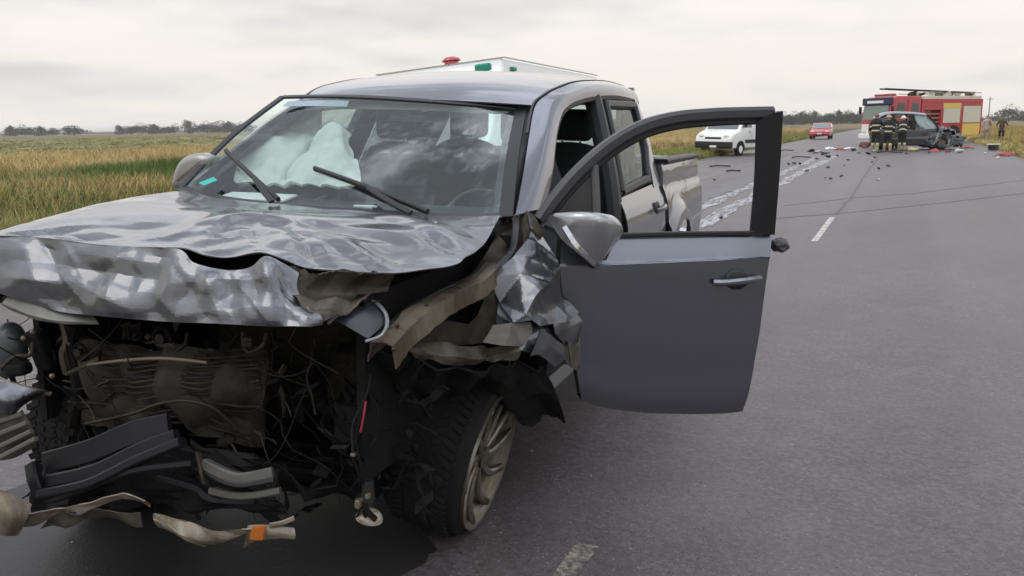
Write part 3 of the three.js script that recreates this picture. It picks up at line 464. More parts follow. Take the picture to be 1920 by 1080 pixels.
// --- cabin ---
{
  const fw = part('firewall', sheet([[Lc(0.42, -0.8, 0.35), Lc(0.42, 0.8, 0.35)], [Lc(0.46, -0.8, 1.12), Lc(0.46, 0.8, 1.12)]], { nu: 2, nv: 2, thick: 0.02 }), M.blackMatte, truck);
  part('cab_floor', box(1.6, 0.05, 2.7, 0, 0.42, -1.75), M.blackMatte, truck);
  part('dashboard', sheet([[Lc(0.4, -0.74, 1.13), Lc(0.31, 0, 1.13), Lc(0.4, 0.74, 1.13)], [Lc(0.62, -0.76, 1.165), Lc(0.58, 0, 1.175), Lc(0.62, 0.76, 1.165)], [Lc(0.86, -0.76, 1.14), Lc(0.84, 0, 1.15), Lc(0.86, 0.76, 1.17)], [Lc(0.93, -0.76, 1.02), Lc(0.93, 0, 1.02), Lc(0.93, 0.76, 1.02)], [Lc(0.85, -0.76, 0.7), Lc(0.85, 0, 0.7), Lc(0.85, 0.76, 0.7)]], { nu: 16, nv: 16, thick: 0.02, crease: 1 }), M.dash, truck);
  part('dash_paper', box(0.34, 0.012, 0.13, -0.5, 1.19, -0.56, 0.004, 0.12, 0.1, 0), M.white, truck);
  part('dash_paper', box(0.1, 0.008, 0.03, 0.1, 1.19, -0.5, 0.002, 0, 0.2, 0), M.white, truck);
  const seat = (t, s, wide = 0.5) => { const g = sub('seat', truck); g.position.set(t, 0, -s);
    part('backrest', sheet([0, 0.25, 0.5, 0.75, 1].map(v => { const l = []; for (let k = 0; k <= 8; k++) { const a = k / 8 * Math.PI * 2, w = wide / 2 * (v > 0.9 ? 0.72 : 1), d = 0.085; l.push(V(Math.cos(a) * w, lerp(0.72, 1.36, v), Math.sin(a) * d - lerp(-0.05, 0.1, v))); } return l; }), { nu: 32, nv: 14, thick: 0.02, crease: 1.2 }), M.seat, g);
    part('backrest_top', new THREE.SphereGeometry(1, 20, 12).scale(wide / 2 * 0.72, 0.07, 0.085).translate(0, 1.355, -0.1), M.seat, g);
    part('headrest', box(0.27, 0.2, 0.1, 0, 1.53, -0.14, 0.048), M.seat, g);
    for (const x of [-0.06, 0.06]) part('headrest_post', cyl(0.007, 0.007, 0.12, x, 1.41, -0.12), M.chrome, g);
    part('cushion', box(wide, 0.16, 0.5, 0, 0.68, 0.22, 0.06), M.seat, g); };
  seat(0.38, 1.55); seat(-0.38, 1.55); seat(0.36, 2.5, 0.6); seat(-0.36, 2.5, 0.6);
  part('rear_bench', box(1.45, 0.16, 0.5, 0, 0.68, -2.3, 0.06), M.seat, truck);
  // steering wheel, low behind the dash
  const sw = new THREE.TorusGeometry(0.185, 0.016, 10, 32).rotateX(-0.45).translate(0.38, 1.06, -1.06);
  part('steering_wheel', merge([sw, cyl(0.06, 0.06, 0.06, 0.38, 1.06, -1.05, 'z'), box(0.32, 0.03, 0.03, 0.38, 1.06, -1.05)]), M.black, truck);
  // rear cab wall with window
  const rw = h => 3.08 - 0.03 * (h - 1.2);
  part('cab_rear_wall', merge([box(1.72, 0.78, 0.04, 0, 0.8, -3.05), box(0.1, 0.5, 0.04, -0.63, 1.42, -3.05), box(0.1, 0.5, 0.04, 0.63, 1.42, -3.05), box(1.3, 0.1, 0.04, 0, 1.73, -3.05)]), M.paint, truck);
  part('rear_window', box(1.16, 0.49, 0.005, 0, 1.435, -3.05), M.glass, truck);
  part('rear_window_frame', sweep([Lc(3.03, -0.58, 1.19), Lc(3.03, 0.58, 1.19), Lc(3.03, 0.56, 1.68), Lc(3.03, -0.56, 1.68), Lc(3.03, -0.58, 1.19)], rect(0.04, 0.02), V(0, 0, 1), 40, null, true), M.black, truck);
  // spent airbags: slack cloth hanging in folds
  const fold = (seed, a) => p => a * (0.6 * noise(p.x * 5 + seed, p.y * 2.2, p.z * 4) + 0.9 * Math.abs(noise(p.x * 7 + seed, p.y * 2.6, p.z * 6)) + 0.25 * noise(p.x * 18, p.y * 9 + seed, p.z * 18));
  const bag = (rows, seed, a, label) => part('airbag', sheet(rows.map(P3), { nu: 44, nv: 44, thick: 0.012, crease: 1.3, disp: fold(seed, a) }), M.airbag, truck, label);
  bag([[[440, 345, 0.72], [500, 350, 0.7], [560, 352, 0.74]], [[455, 322, 0.82], [505, 318, 0.8], [575, 322, 0.84]], [[462, 296, 0.95], [515, 284, 0.93], [590, 292, 0.98]], [[486, 268, 1.1], [530, 254, 1.08], [600, 262, 1.12]], [[515, 247, 1.2], [552, 243, 1.2], [603, 246, 1.22]], [[530, 232, 1.28], [556, 205, 1.3], [606, 206, 1.3]], [[530, 250, 1.5], [570, 215, 1.5], [606, 216, 1.5]]], 3, 0.06, 'white curtain airbag hanging beside the passenger seat');
  bag([[[528, 356, 0.66], [590, 354, 0.64], [640, 354, 0.64], [678, 352, 0.66]], [[548, 326, 0.78], [592, 318, 0.74], [640, 316, 0.74], [674, 322, 0.78]], [[572, 285, 0.92], [602, 273, 0.88], [636, 272, 0.88], [664, 290, 0.92]], [[600, 255, 1.0], [615, 244, 1.0], [634, 244, 1.0], [652, 260, 1.0]], [[596, 290, 1.25], [615, 275, 1.25], [634, 275, 1.25], [656, 290, 1.25]]], 8, 0.055, 'slack white passenger airbag on the dashboard');
}
// --- closed body sides (rear doors, right front door) ---
function bodySide(s0, s1, low, high, sg, o = {}) {
  const rows = []; const n = o.n || 14; for (let j = 0; j <= 12; j++) { const l = []; for (let i = 0; i <= n; i++) { const s = lerp(s0, s1, i / n), a = typeof low === 'function' ? low(s) : low, b = typeof high === 'function' ? high(s) : high, h = lerp(a, b, j / 12); l.push(Lc(s, sg * (sideT(h) + (o.out ? o.out(s, h) : 0)), h)); } rows.push(l); }
  return sheet(rows, { nu: o.nu || 30, nv: o.nv || 30, thick: o.thick || 0.008, crease: 0.8, lin: o.lin });
}
const AX = 3.35, arch = s => { const d = Math.abs(s - AX); return d < 0.47 ? 0.42 + Math.sqrt(Math.max(0, 0.47 * 0.47 - d * d)) * 1.02 : 0.42; };
for (const sg of [1, -1]) {
  const rd = sub('rear_door', truck);
  part('door_skin', bodySide(1.84, 2.9, s => Math.max(0.46, arch(s) + (s > 2.8 ? 0.0 : 0)), s => lerp(1.155, 1.175, (s - 1.84)), sg), M.paint, rd);
  const win = [Lc(1.93, 0, 1.185), Lc(2.63, 0, 1.215), Lc(2.76, 0, 1.4), Lc(2.82, 0, 1.66), Lc(2.1, 0, 1.655), Lc(2.04, 0, 1.52)].map(p => V(sg * sideT(p.y), p.y, p.z));
  part('window_frame', sweep([...win, win[0]], rect(0.05, 0.05, 0.25), V(sg, 0.3, 0), 60, null, true), M.black, rd);
  part('window_glass', sheet([[win[0], win[1]], [win[5].clone().lerp(win[0], 0.4), win[2]], [win[4], win[3]]], { nu: 8, nv: 8, thick: 0, crease: 1.5 }), M.glassDark, rd);
  part('door_handle', merge([sweep([Lc(2.52, sg * 0.955, 1.03), Lc(2.6, sg * 0.975, 1.035), Lc(2.7, sg * 0.975, 1.04), Lc(2.76, sg * 0.955, 1.04)], rect(0.02, 0.03, 0.3), V(0, 1, 0))]), M.paint, rd);
  part('handle_cup', new THREE.SphereGeometry(1, 16, 10).scale(0.012, 0.045, 0.07).translate(sg * 0.932, 1.035, -2.63), M.black, rd);
  part('belt_seal', sweep([Lc(1.86, sg * 0.868, 1.178), Lc(2.72, sg * 0.862, 1.2)], rect(0.025, 0.02), V(0, 1, 0)), M.black, rd);
  part('shut_line', sweep([Lc(2.905, sg * 0.868, 1.16), Lc(2.91, sg * 0.93, 1.02), Lc(2.905, sg * 0.93, 0.8)], rect(0.012, 0.02), V(sg, 0, 0)), M.black, rd);
  // bed
  const bed = sub('bed_side', truck);
  part('bed_panel', bodySide(2.98, 4.45, s => arch(s), s => 1.29 - 0.01 * (s - 3), sg, { nu: 60, nv: 36, n: 40, lin: true, thick: 0.02, out: (s, h) => { const d = Math.hypot(s - AX, (h - 0.42) * 0.98), top = h > 1.15 ? 0.035 * smooth(1.1, 1.2, h) : 0; return Math.max(0, 0.05 * smooth(0.62, 0.52, d)) + (h > 1.1 ? lerp(0, 0.03, smooth(1.1, 1.25, h)) : 0); } }), M.paint, bed);
  part('bed_rail_cap', sweep([Lc(3.1, sg * 0.84, 1.3), Lc(4.44, sg * 0.84, 1.29)], rect(0.12, 0.035, 0.3), V(0, 1, 0)), M.blackGloss, bed);
  part('bed_inner', box(0.03, 0.5, 1.36, sg * 0.77, 1.04, -3.77), M.paint, bed);
  part('arch_liner', new THREE.CylinderGeometry(0.46, 0.46, 0.3, 28, 1, true, 0, Math.PI).rotateZ(Math.PI / 2).rotateX(sg > 0 ? 0 : 0).translate(sg * 0.74, 0.42, -AX), M.blackMatte, bed);
  part('tail_lamp', box(0.05, 0.34, 0.06, sg * 0.86, 1.05, -4.47, 0.02), M.redPaint, bed);
}
part('bed_floor', box(1.6, 0.04, 1.4, 0, 0.79, -3.75), M.black, truck);
part('bed_front_wall', box(1.56, 0.5, 0.04, 0, 1.04, -3.1), M.paint, truck);
part('tailgate', box(1.5, 0.5, 0.06, 0, 1.03, -4.43, 0.02), M.paint, truck);
part('rear_bumper', box(1.7, 0.16, 0.14, 0, 0.6, -4.52, 0.05), M.chrome, truck);
part('chassis_frame', merge([box(0.09, 0.14, 4.6, 0.42, 0.5, -2.1), box(0.09, 0.14, 4.6, -0.42, 0.5, -2.1), box(1.5, 0.1, 0.12, 0, 0.38, -AX), box(0.3, 0.3, 0.9, 0, 0.5, -0.9)]), M.blackMatte, truck);
{ // right front door, shut, with its mirror showing past the pillar
  const d = sub('front_door', truck);
  part('door_skin', bodySide(0.56, 1.82, 0.46, s => lerp(1.15, 1.165, s / 1.8), -1), M.paint, d);
  const win = [Lc(0.78, 0, 1.18), Lc(1.83, 0, 1.18), Lc(1.95, 0, 1.64), Lc(1.4, 0, 1.6)].map(p => V(-sideT(p.y), p.y, p.z));
  part('window_glass', sheet([[win[0], win[1]], [win[3], win[2]]], { nu: 6, nv: 6, thick: 0, crease: 1.5 }), M.glassDark, d);
  part('window_frame', sweep([...win, win[0]], rect(0.045, 0.05, 0.25), V(1, 0.3, 0), 40, null, true), M.black, d);
  const ol = [[330, 350], [331, 330], [338, 310], [348, 297], [362, 290], [382, 287], [400, 296], [385, 335], [352, 354]].map(q => S(...q, 0.62)), mg = toCreasedNormals(new THREE.ExtrudeGeometry(new THREE.Shape(new THREE.CatmullRomCurve3(ol, true).getPoints(60).map(p => new THREE.Vector2(p.x, p.y))), { depth: 0.05, bevelEnabled: true, bevelSize: 0.035, bevelOffset: -0.035, bevelThickness: 0.03, bevelSegments: 6 }).translate(0, 0, -0.66), 1.2);
  part('wing_mirror', mg, phys(0.3, 0.295, 0.28, 0.4, 0.7, { clearcoat: 0.5 }), d, 'rounded pale wing mirror');
  part('mirror_foot', sweep([Lc(0.68, -0.84, 1.2), Lc(0.68, -0.95, 1.22)], rect(0.05, 0.04), V(0, 1, 0)), M.black, d);
}

// --- open front door: a plane of its own, hinged on the front pillar ---
{
  const door = sub('front_door', truck); door.userData.label = 'open grey front door swung towards the road';
  const A = Lc(0.45, 0.945, 0), B = Lc(0.905, 1.775, 0), ang = Math.atan2(-(B.z - A.z), B.x - A.x);     // local x runs from hinge to latch edge
  door.position.copy(A); door.rotation.y = ang; truck.updateMatrixWorld(true);
  const DF = new Frame(door.matrixWorld), flip = DF.o.z > 0 ? 1 : -1;                                    // outer skin faces the camera side
  const D = (px, py, z = 0) => DF.hit(px, py, 'z', z * flip);
  const of = (p, z) => V(p.x, p.y, p.z + z * flip);
  // outer skin from belt to sill: rows of pixels, bulging outwards
  const rows = [
    [[1052, 455], [1100, 452], [1180, 449], [1280, 446], [1370, 443], [1446, 440]],
    [[1050, 492], [1100, 494], [1180, 491], [1280, 487], [1370, 483], [1443, 480]],
    [[1050, 505], [1100, 504], [1180, 501], [1280, 497], [1370, 493], [1441, 489]],
    [[1055, 560], [1100, 560], [1180, 560], [1280, 558], [1370, 556], [1432, 553]],
    [[1070, 620], [1110, 622], [1180, 625], [1280, 625], [1370, 624], [1423, 622]],
    [[1078, 672], [1120, 680], [1190, 690], [1285, 690], [1365, 686], [1413, 680]],
    [[1080, 684], [1122, 694], [1190, 703], [1285, 704], [1365, 700], [1411, 694]],
    [[1085, 720], [1125, 732], [1195, 745], [1285, 748], [1360, 746], [1402, 738]],
    [[1090, 750], [1130, 762], [1200, 772], [1285, 775], [1355, 774], [1391, 770]]];
  const bul = [0.0, 0.034, 0.038, 0.032, 0.024, 0.014, 0.012, 0.006, -0.012];
  const skin = rows.map((r, j) => r.map(([x, y], i) => D(x, y, bul[j] - (i === 5 ? 0.012 : 0))));
  part('door_skin', sheet(skin, { nu: 40, nv: 70, thick: 0.01, crease: 0.6 }), M.paint, door);
  part('door_inner', sheet(skin.map(r => r.map(p => of(p, -0.075))), { nu: 12, nv: 12, thick: 0.02, crease: 0.8 }), M.black, door);
  part('door_edge', sheet([skin.map(r => of(r[5], 0.0)), skin.map(r => of(r[5], -0.08))], { nu: 40, nv: 2, thick: 0.004 }), M.paint, door);
  part('door_bottom', sheet([skin[8].map(p => of(p, 0)), skin[8].map(p => of(p, -0.08))], { nu: 20, nv: 2, thick: 0.004 }), M.black, door);
  // window frame: curved front post, header, thick rear post
  const fr = [[1014, 412], [1042, 372], [1085, 323], [1140, 275], [1200, 240], [1265, 222], [1340, 215], [1400, 213], [1446, 212]].map(q => D(...q, -0.03));
  part('frame_header', sweep(fr, rect(0.052, 0.07, 0.25), V(0, 0, 1), 60), std(0.045, 0.045, 0.05, 0.45, 0.2), door);
  part('header_seal', sweep(fr.map(p => of(p.clone().add(V(0.012, -0.03, 0)), -0.005)), rect(0.025, 0.05, 0.25), V(0, 0, 1), 60), M.black, door);
  part('frame_rear_post', sheet([[D(1417, 232, -0.015), D(1414, 330, -0.01), D(1406, 438, 0)], [D(1440, 215, 0.0), D(1436, 330, 0.005), D(1430, 438, 0.01)], [D(1463, 208, -0.01), D(1457, 320, -0.005), D(1447, 440, 0)]], { nu: 14, nv: 8, thick: 0.035, crease: 0.9 }), M.blackGloss, door);
  part('belt_moulding', sweep([D(1120, 443, 0.01), D(1250, 439, 0.012), D(1410, 437, 0.012)], rect(0.02, 0.018, 0.25), V(0, 0, 1)), M.black, door);
  // black sail panel ahead of the glass with the divider post
  part('sail_panel', facetsFan([D(1022, 418, -0.02), D(1045, 380, -0.02), D(1108, 312, -0.02), D(1117, 330, -0.02), D(1119, 445, -0.02), D(1050, 450, -0.02)]), std(0.045, 0.043, 0.042, 0.6), door);
  part('divider_post', sweep([D(1114, 308, -0.015), D(1118, 380, -0.012), D(1118, 446, -0.01)], rect(0.03, 0.03, 0.3), V(0, 0, 1)), std(0.12, 0.12, 0.12, 0.5, 0.3), door);
  part('handle_cup', new THREE.SphereGeometry(1, 22, 14).scale(0.052, 0.042, 0.012).translate(...D(1382, 524, 0.046).toArray()), M.black, door);
  const hd = sub('door_handle', door); part('grip', sweep([D(1340, 530, 0.055), D(1362, 530, 0.078), D(1400, 526, 0.078), D(1425, 522, 0.052)], rect(0.026, 0.03, 0.35), V(0, 0, 1), 24), M.paint, hd);
  part('lock', cyl(0.011, 0.011, 0.012, ...D(1417, 523, 0.07).toArray(), 'z', 16), M.chrome, hd);
  // latch-side mirror of the tow hook: dark loose padding sticking out behind the latch edge
  part('latch_bracket', (() => { const g = new THREE.IcosahedronGeometry(1, 4), p = g.attributes.position; for (let i = 0; i < p.count; i++) { const k = 1 + 0.25 * noise(p.getX(i) * 2, p.getY(i) * 2, p.getZ(i) * 2); p.setXYZ(i, p.getX(i) * 0.036 * k, p.getY(i) * 0.03 * k, p.getZ(i) * 0.04 * k); } g.computeVertexNormals(); const c = D(1462, 459, -0.05); return g.translate(c.x, c.y, c.z); })(), std(0.06, 0.055, 0.065, 0.5), door);
  // wing mirror: silver shell on a dark foot, knocked downwards
  const mir = sub('wing_mirror', door); mir.userData.label = 'silver wing mirror knocked down on the open door';
  const mrow = [[[1030, 408], [1042, 402], [1060, 400]], [[1052, 445], [1085, 402], [1120, 402]], [[1080, 470], [1120, 412], [1150, 408]], [[1102, 490], [1135, 430], [1166, 428]], [[1115, 500], [1140, 460], [1160, 446]], [[1116, 502], [1124, 492], [1132, 482]]];
  const shell = mrow.map((r, j) => r.map(([x, y], i) => D(x, y, [0.06, 0.14, 0.17, 0.16, 0.13, 0.1][j] + (i === 1 ? 0.05 : 0) - (i === 2 ? 0.02 : 0))));
  part('mirror_shell', sheet(shell, { nu: 26, nv: 30, thick: 0.01, crease: 1.3 }), phys(0.36, 0.36, 0.37, 0.3, 0.75, { clearcoat: 0.8 }), mir);
  part('mirror_back', sheet([[D(1036, 412, 0.06), D(1060, 402, 0.05), D(1120, 406, 0.09)], [D(1060, 450, 0.1), D(1090, 430, 0.06), D(1160, 432, 0.1)], [D(1100, 490, 0.12), D(1115, 480, 0.08), D(1150, 460, 0.1)], [D(1116, 502, 0.1), D(1120, 495, 0.08), D(1132, 482, 0.09)]], { nu: 16, nv: 16, thick: 0.03, crease: 1 }), M.black, mir);
  part('chrome_strip', sweep([D(1058, 425, 0.165), D(1075, 452, 0.19), D(1095, 476, 0.195), D(1114, 494, 0.165)], rect(0.022, 0.008, 0.3), V(0, 0, 1)), M.chrome, mir);
  part('mirror_foot', sweep([D(1034, 415, 0.0), D(1052, 425, 0.05), D(1070, 440, 0.1)], rect(0.07, 0.05, 0.3), V(0, 0, 1)), M.black, mir);
}
function facetsFan(p) { const t = []; for (let i = 1; i < p.length - 1; i++) t.push([0, i, i + 1]); return facets(p, t, 0.012); }

// --- crushed left wing ---
{
  const w = sub('front_wing', truck); w.userData.label = 'crumpled grey front wing torn into bright facets';
  const p = [[985, 398, 0.5], [1022, 442, 0.5], [1048, 500, 0.42], [1060, 560, 0.36], [1000, 432, 0.46], [968, 480, 0.3], [1010, 470, 0.38], [918, 522, 0.14], [972, 512, 0.2], [1012, 545, 0.16], [940, 566, 0.14], [985, 590, 0.1], [1030, 590, 0.2], [962, 606, 0.06], [1012, 612, 0.13], [1060, 604, 0.28],
    [1040, 520, 0.3], [1092, 602, 0.36], [1082, 640, 0.34], [1036, 632, 0.2], [996, 600, 0.05]].map(q => S(...q));
  const c = crumple(51, 0.014, 3.2, 4);
  const tri = [[0, 1, 4], [4, 1, 6], [1, 2, 6], [6, 2, 16], [4, 6, 5], [5, 6, 8], [5, 8, 7], [7, 8, 10], [8, 6, 16], [8, 16, 9], [8, 9, 11], [8, 11, 10], [9, 16, 12], [9, 12, 11], [10, 11, 13], [11, 20, 13], [11, 12, 14], [11, 14, 20], [16, 2, 3], [16, 3, 12], [3, 15, 12], [12, 15, 14]];
  const sdv = subdivide(p, tri, 4, c); part('wing_skin', sdv, M.paintWorn, w);
  const p2 = [[1060, 560, 0.365], [1092, 602, 0.39], [1086, 640, 0.38], [1068, 652, 0.33], [1040, 625, 0.24], [1036, 596, 0.24]].map(q => S(...q));
  part('torn_flap', subdivide(p2, [[0, 1, 5], [1, 4, 5], [1, 2, 4], [2, 3, 4]], 3, crumple(53, 0.003, 8, 4)), M.paintWorn, w);
  const p3 = [[1015, 616, 0.12], [1058, 648, 0.25], [1062, 672, 0.26], [1042, 688, 0.22], [1010, 664, 0.1], [994, 668, 0.06], [1032, 650, 0.16]].map(q => S(...q));
  part('torn_flap', subdivide(p3, [[0, 1, 6], [0, 6, 4], [0, 4, 5], [1, 2, 6], [2, 3, 6], [3, 4, 6]], 3, crumple(57, 0.003, 8, 4)), M.paintWorn, w);
  const p4 = [[1066, 640, 0.3], [1086, 652, 0.36], [1082, 694, 0.34], [1070, 690, 0.3]].map(q => S(...q));
  part('torn_flap', subdivide(p4, [[0, 1, 2], [0, 2, 3]], 2, crumple(58, 0.004, 14, 4)), M.bare, w);
  // dull folded inner skin under it
  const p5 = [[962, 606, 0.05], [996, 604, 0.08], [1000, 622, 0.08], [980, 650, 0.04], [945, 648, -0.05], [905, 642, -0.1], [925, 610, 0.02]].map(q => S(...q));
  part('inner_skin', subdivide(p5, [[0, 1, 2], [0, 2, 3], [0, 3, 4], [0, 4, 6], [6, 4, 5]], 3, crumple(59, 0.008, 9, 4)), std(0.12, 0.115, 0.1, 0.6, 0.3, { map: tGrime }), w);
  part('wing_lower', sheet([[S(925, 545, 0.2), S(985, 560, 0.26), S(1050, 560, 0.4), S(1075, 585, 0.44)], [S(930, 600, 0.16), S(990, 610, 0.2), S(1050, 615, 0.34), S(1088, 630, 0.44)], [S(940, 650, 0.12), S(1000, 665, 0.18), S(1050, 680, 0.3), S(1084, 692, 0.42)]], { nu: 40, nv: 40, disp: crumple(63, 0.02, 5, 4), crease: 0.35 }), M.paintWorn, w);
  const c6 = crumple(61, 0.018, 5, 4);
  part('arch_lip', sheet([[S(760, 640, -0.3), S(820, 640, -0.2), S(880, 650, -0.1), S(930, 648, 0), S(972, 648, 0.06)], [S(765, 655, -0.34), S(825, 668, -0.24), S(885, 674, -0.14), S(930, 675, -0.05), S(970, 656, 0.04)], [S(775, 668, -0.32), S(830, 680, -0.22), S(885, 682, -0.12), S(930, 680, -0.03), S(966, 664, 0.05)]], { nu: 70, nv: 20, lin: true, disp: p => c6(p), crease: 0.3, edge: (u, v) => v < 0.01 || v > 0.99 ? V(0, 0.012 * noise(u * 9, v, 6), 0) : null }), std(0.14, 0.13, 0.112, 0.55, 0.3, { map: tMud }), w, 'bent muddy wheel-arch lip');
}
function subdivide(pts, tris, n, disp) { // each triangle split evenly; positions pushed by a field so neighbours still meet
  const out = []; for (const [a, b, c] of tris) { const A = pts[a], B = pts[b], C = pts[c], N = 1 << n, at = (i, j) => A.clone().multiplyScalar(1 - (i + j) / N).addScaledVector(B, i / N).addScaledVector(C, j / N); for (let i = 0; i < N; i++) for (let j = 0; j < N - i; j++) { out.push(at(i, j), at(i + 1, j), at(i, j + 1)); if (i + j < N - 1) out.push(at(i + 1, j), at(i + 1, j + 1), at(i, j + 1)); } }
  for (const p of out) { const k = disp(p); p.x += k; p.y += k * 0.3; p.z += k * 0.8; }
  const back = []; for (let i = 0; i < out.length; i += 3) { for (const q of [0, 2, 1]) back.push(out[i + q].clone().add(V(-0.004, 0, -0.003))); }
  const g = new THREE.BufferGeometry().setFromPoints([...out, ...back]); g.setAttribute('uv', new THREE.Float32BufferAttribute([...out, ...back].flatMap(p => [p.x + p.z, p.y]), 2)); return toCreasedNormals(g, 0.75);
}
// --- naked front pillar, inner wing and bent rail ---
{
  const e = sub('front_pillar', truck);
  const c = crumple(71, 0.006, 9, 4);
  part('pillar_skin', sheet([[S(936, 404, 0.47), S(962, 400, 0.52), S(988, 398, 0.56)], [S(938, 425, 0.46), S(966, 440, 0.5), S(1000, 432, 0.54)], [S(920, 460, 0.4), S(955, 470, 0.44), S(985, 470, 0.5)], [S(890, 510, 0.25), S(925, 510, 0.3), S(960, 500, 0.4)]], { nu: 24, nv: 30, disp: p => c(p), crease: 0.7 }), M.bare, e, 'dirt-stained bare pillar metal');
  part('pillar_flange', sweep([S(966, 402, 0.47), S(968, 430, 0.45), S(960, 470, 0.38), S(935, 500, 0.28)], rect(0.03, 0.014), V(0, 0, 1)), M.black, e);
  part('pillar_flap', subdivide([[986, 396, 0.5], [1000, 404, 0.52], [1020, 440, 0.5], [1000, 468, 0.46], [982, 470, 0.44], [978, 430, 0.46]].map(q => S(...q)), [[0, 1, 5], [1, 2, 5], [2, 4, 5], [2, 3, 4]], 3, crumple(73, 0.005, 12, 4)), M.bare, e);
  const rail = [S(925, 505, 0.22), S(895, 535, 0.05), S(840, 560, -0.12), S(790, 590, -0.28), S(745, 630, -0.42), S(718, 662, -0.52)];
  const rl = sub('inner_rail', truck); rl.userData.label = 'bent tan-stained upper rail of the engine bay';
  const cc = crumple(75, 0.005, 7, 4), ro = (a, b) => rail.map((p, i) => p.clone().add(V(a * (0.8 + 0.05 * i), b * (0.8 + 0.06 * i), 0)));
  part('rail_skin', sheet([ro(-0.045, -0.03), ro(-0.036, 0.024), ro(0.0, 0.03), ro(0.034, 0.024), ro(0.042, -0.04)], { nu: 70, nv: 24, thick: 0.005, lin: true, disp: p => cc(p), crease: 0.3, edge: (u, v) => v < 0.01 || v > 0.99 ? V(0, 0.006 * noise(u * 16, v, 3), 0) : u > 0.99 ? V(0.01 * noise(v * 9, 1), 0.012 * noise(v * 12, 3), 0) : null }), M.primer, rl);
  part('rail_edge', sweep(rail.map(p => p.clone().add(V(-0.035, 0.022, 0))), rect(0.02, 0.012), V(0, 1, 0)), M.black, rl);
  const holes = []; for (const [x, y, s] of [[745, 610, -0.4], [738, 655, -0.5], [800, 572, -0.24], [862, 540, -0.05]]) { const q = S(x, y, s - 0.035); holes.push(new THREE.SphereGeometry(0.007, 10, 8).translate(q.x, q.y, q.z)); }
  for (const h of holes) part('hole_bead', h, M.cast, rl);  // metal beads added in place of the dark holes in the rail
  const c2 = crumple(77, 0.008, 6, 4);
  pxPlate('inner_wing', [[795, 592], [850, 563], [905, 540], [940, 530], [930, 600], [925, 642], [850, 648], [790, 656]], [[832, 600], [858, 570], [908, 562], [895, 592], [878, 608]], x => -0.21 + (x - 800) * 0.0028, std(0.085, 0.08, 0.06, 0.75, 0.1, { map: tMud }), rl);
  // dark moulded tray with a pale rim beside the rail
  const tr = sub('battery_tray', truck);
  part('tray_shell', sheet([[S(628, 600, -0.5), S(650, 580, -0.44), S(675, 560, -0.36)], [S(655, 615, -0.5), S(690, 590, -0.42), S(705, 570, -0.33)], [S(690, 636, -0.5), S(722, 605, -0.42), S(722, 585, -0.36)]], { nu: 18, nv: 18, thick: 0.006, crease: 1, disp: (p, u, v) => 0.0 - 0.02 * Math.sin(Math.PI * u) * Math.sin(Math.PI * v) }), std(0.03, 0.032, 0.04, 0.4), tr);
  part('tray_rim', sweep([S(615, 606, -0.52), S(650, 580, -0.45), S(690, 562, -0.38), S(718, 580, -0.4), S(726, 604, -0.43), S(716, 628, -0.48), S(685, 640, -0.52)], rect(0.008, 0.012), V(0, 0, 1), 40), std(0.28, 0.28, 0.3, 0.4, 0.5), tr);
}

// --- wheels ---
function wheel(parent, pos, camber, toe, label, R = 0.385) {
  const w = sub('wheel', parent); if (label) w.userData.label = label; w.position.copy(pos); w.rotation.order = 'YZX'; w.rotation.set(0, toe, camber);
  const ri = 0.25, hw = label ? 0.155 : 0.125, pr = [[ri, -0.1], [ri + 0.02, -hw], [R - 0.05, -hw - 0.012], [R - 0.012, -hw + 0.012], [R, -0.07], [R, 0.07], [R - 0.012, hw - 0.012], [R - 0.05, hw + 0.012], [ri + 0.02, hw], [ri, 0.1]];
  const tg = new THREE.LatheGeometry(pr.map(q => new THREE.Vector2(q[0], q[1])), 64).rotateZ(Math.PI / 2);
  const tyre = part('tyre', toCreasedNormals(tg, 0.5), M.rubber, w);
  const lugs = []; for (let i = 0; i < 60; i++) { const a = i / 60 * Math.PI * 2; for (const [x, l, k] of [[-0.085, 0.06, 0.4], [-0.03, 0.035, -0.5], [0.03, 0.035, 0.5], [0.085, 0.06, -0.4]]) { const g = box(l, 0.009, 0.024, x, R + 0.001, 0, 0, 0, k, 0); g.rotateX(a + (x > 0 ? 0.05 : 0)); lugs.push(g); } }
  const lg = part('tread_block', merge(lugs), M.rubber, tyre); lg.userData.kind = 'stuff';
  const rim = part('rim', toCreasedNormals(new THREE.LatheGeometry([[0.0, 0.06], [0.05, 0.062], [0.07, 0.04], [0.17, 0.052], [0.215, 0.075], [0.235, 0.1], [0.25, 0.118], [0.262, 0.122], [0.262, 0.108], [0.25, -0.1]].map(q => new THREE.Vector2(...q)), 64).rotateZ(-Math.PI / 2), 0.6), M.alloy, w);
  if (label) { rim.position.x = 0.05; rim.scale.set(1, 1.07, 1.07); }
  for (let i = 0; i < 10; i++) { const a = i / 10 * Math.PI * 2, pt = (r, da, x) => V(x, Math.cos(a + da) * r, Math.sin(a + da) * r); part('spoke', sweep([pt(0.04, 0, 0.07), pt(0.11, 0.08, 0.078), pt(0.18, 0.22, 0.088), pt(0.245, 0.42, 0.108)], rect(0.03, 0.022, 0.3), V(1, 0, 0), 10), M.alloy, rim); }
  part('hub', cyl(0.035, 0.04, 0.03, 0.078, 0, 0, 'x', 20), M.alloy, rim);
  return w;
}
{
  const c = T(893, 850, 0.75); wheel(truck, V(0.645, c.y + 0.01, c.z), -0.17, 0.05, 'buckled front wheel leaning outwards on a flat tyre', 0.318);
  wheel(truck, V(-0.8, 0.292, 0.0), 0.05, 0.0).scale.x = -1;
  wheel(truck, V(0.79, 0.36, -AX), 0, 0); const q = wheel(truck, V(-0.79, 0.292, -AX), 0, 0); q.scale.x = -1;
}

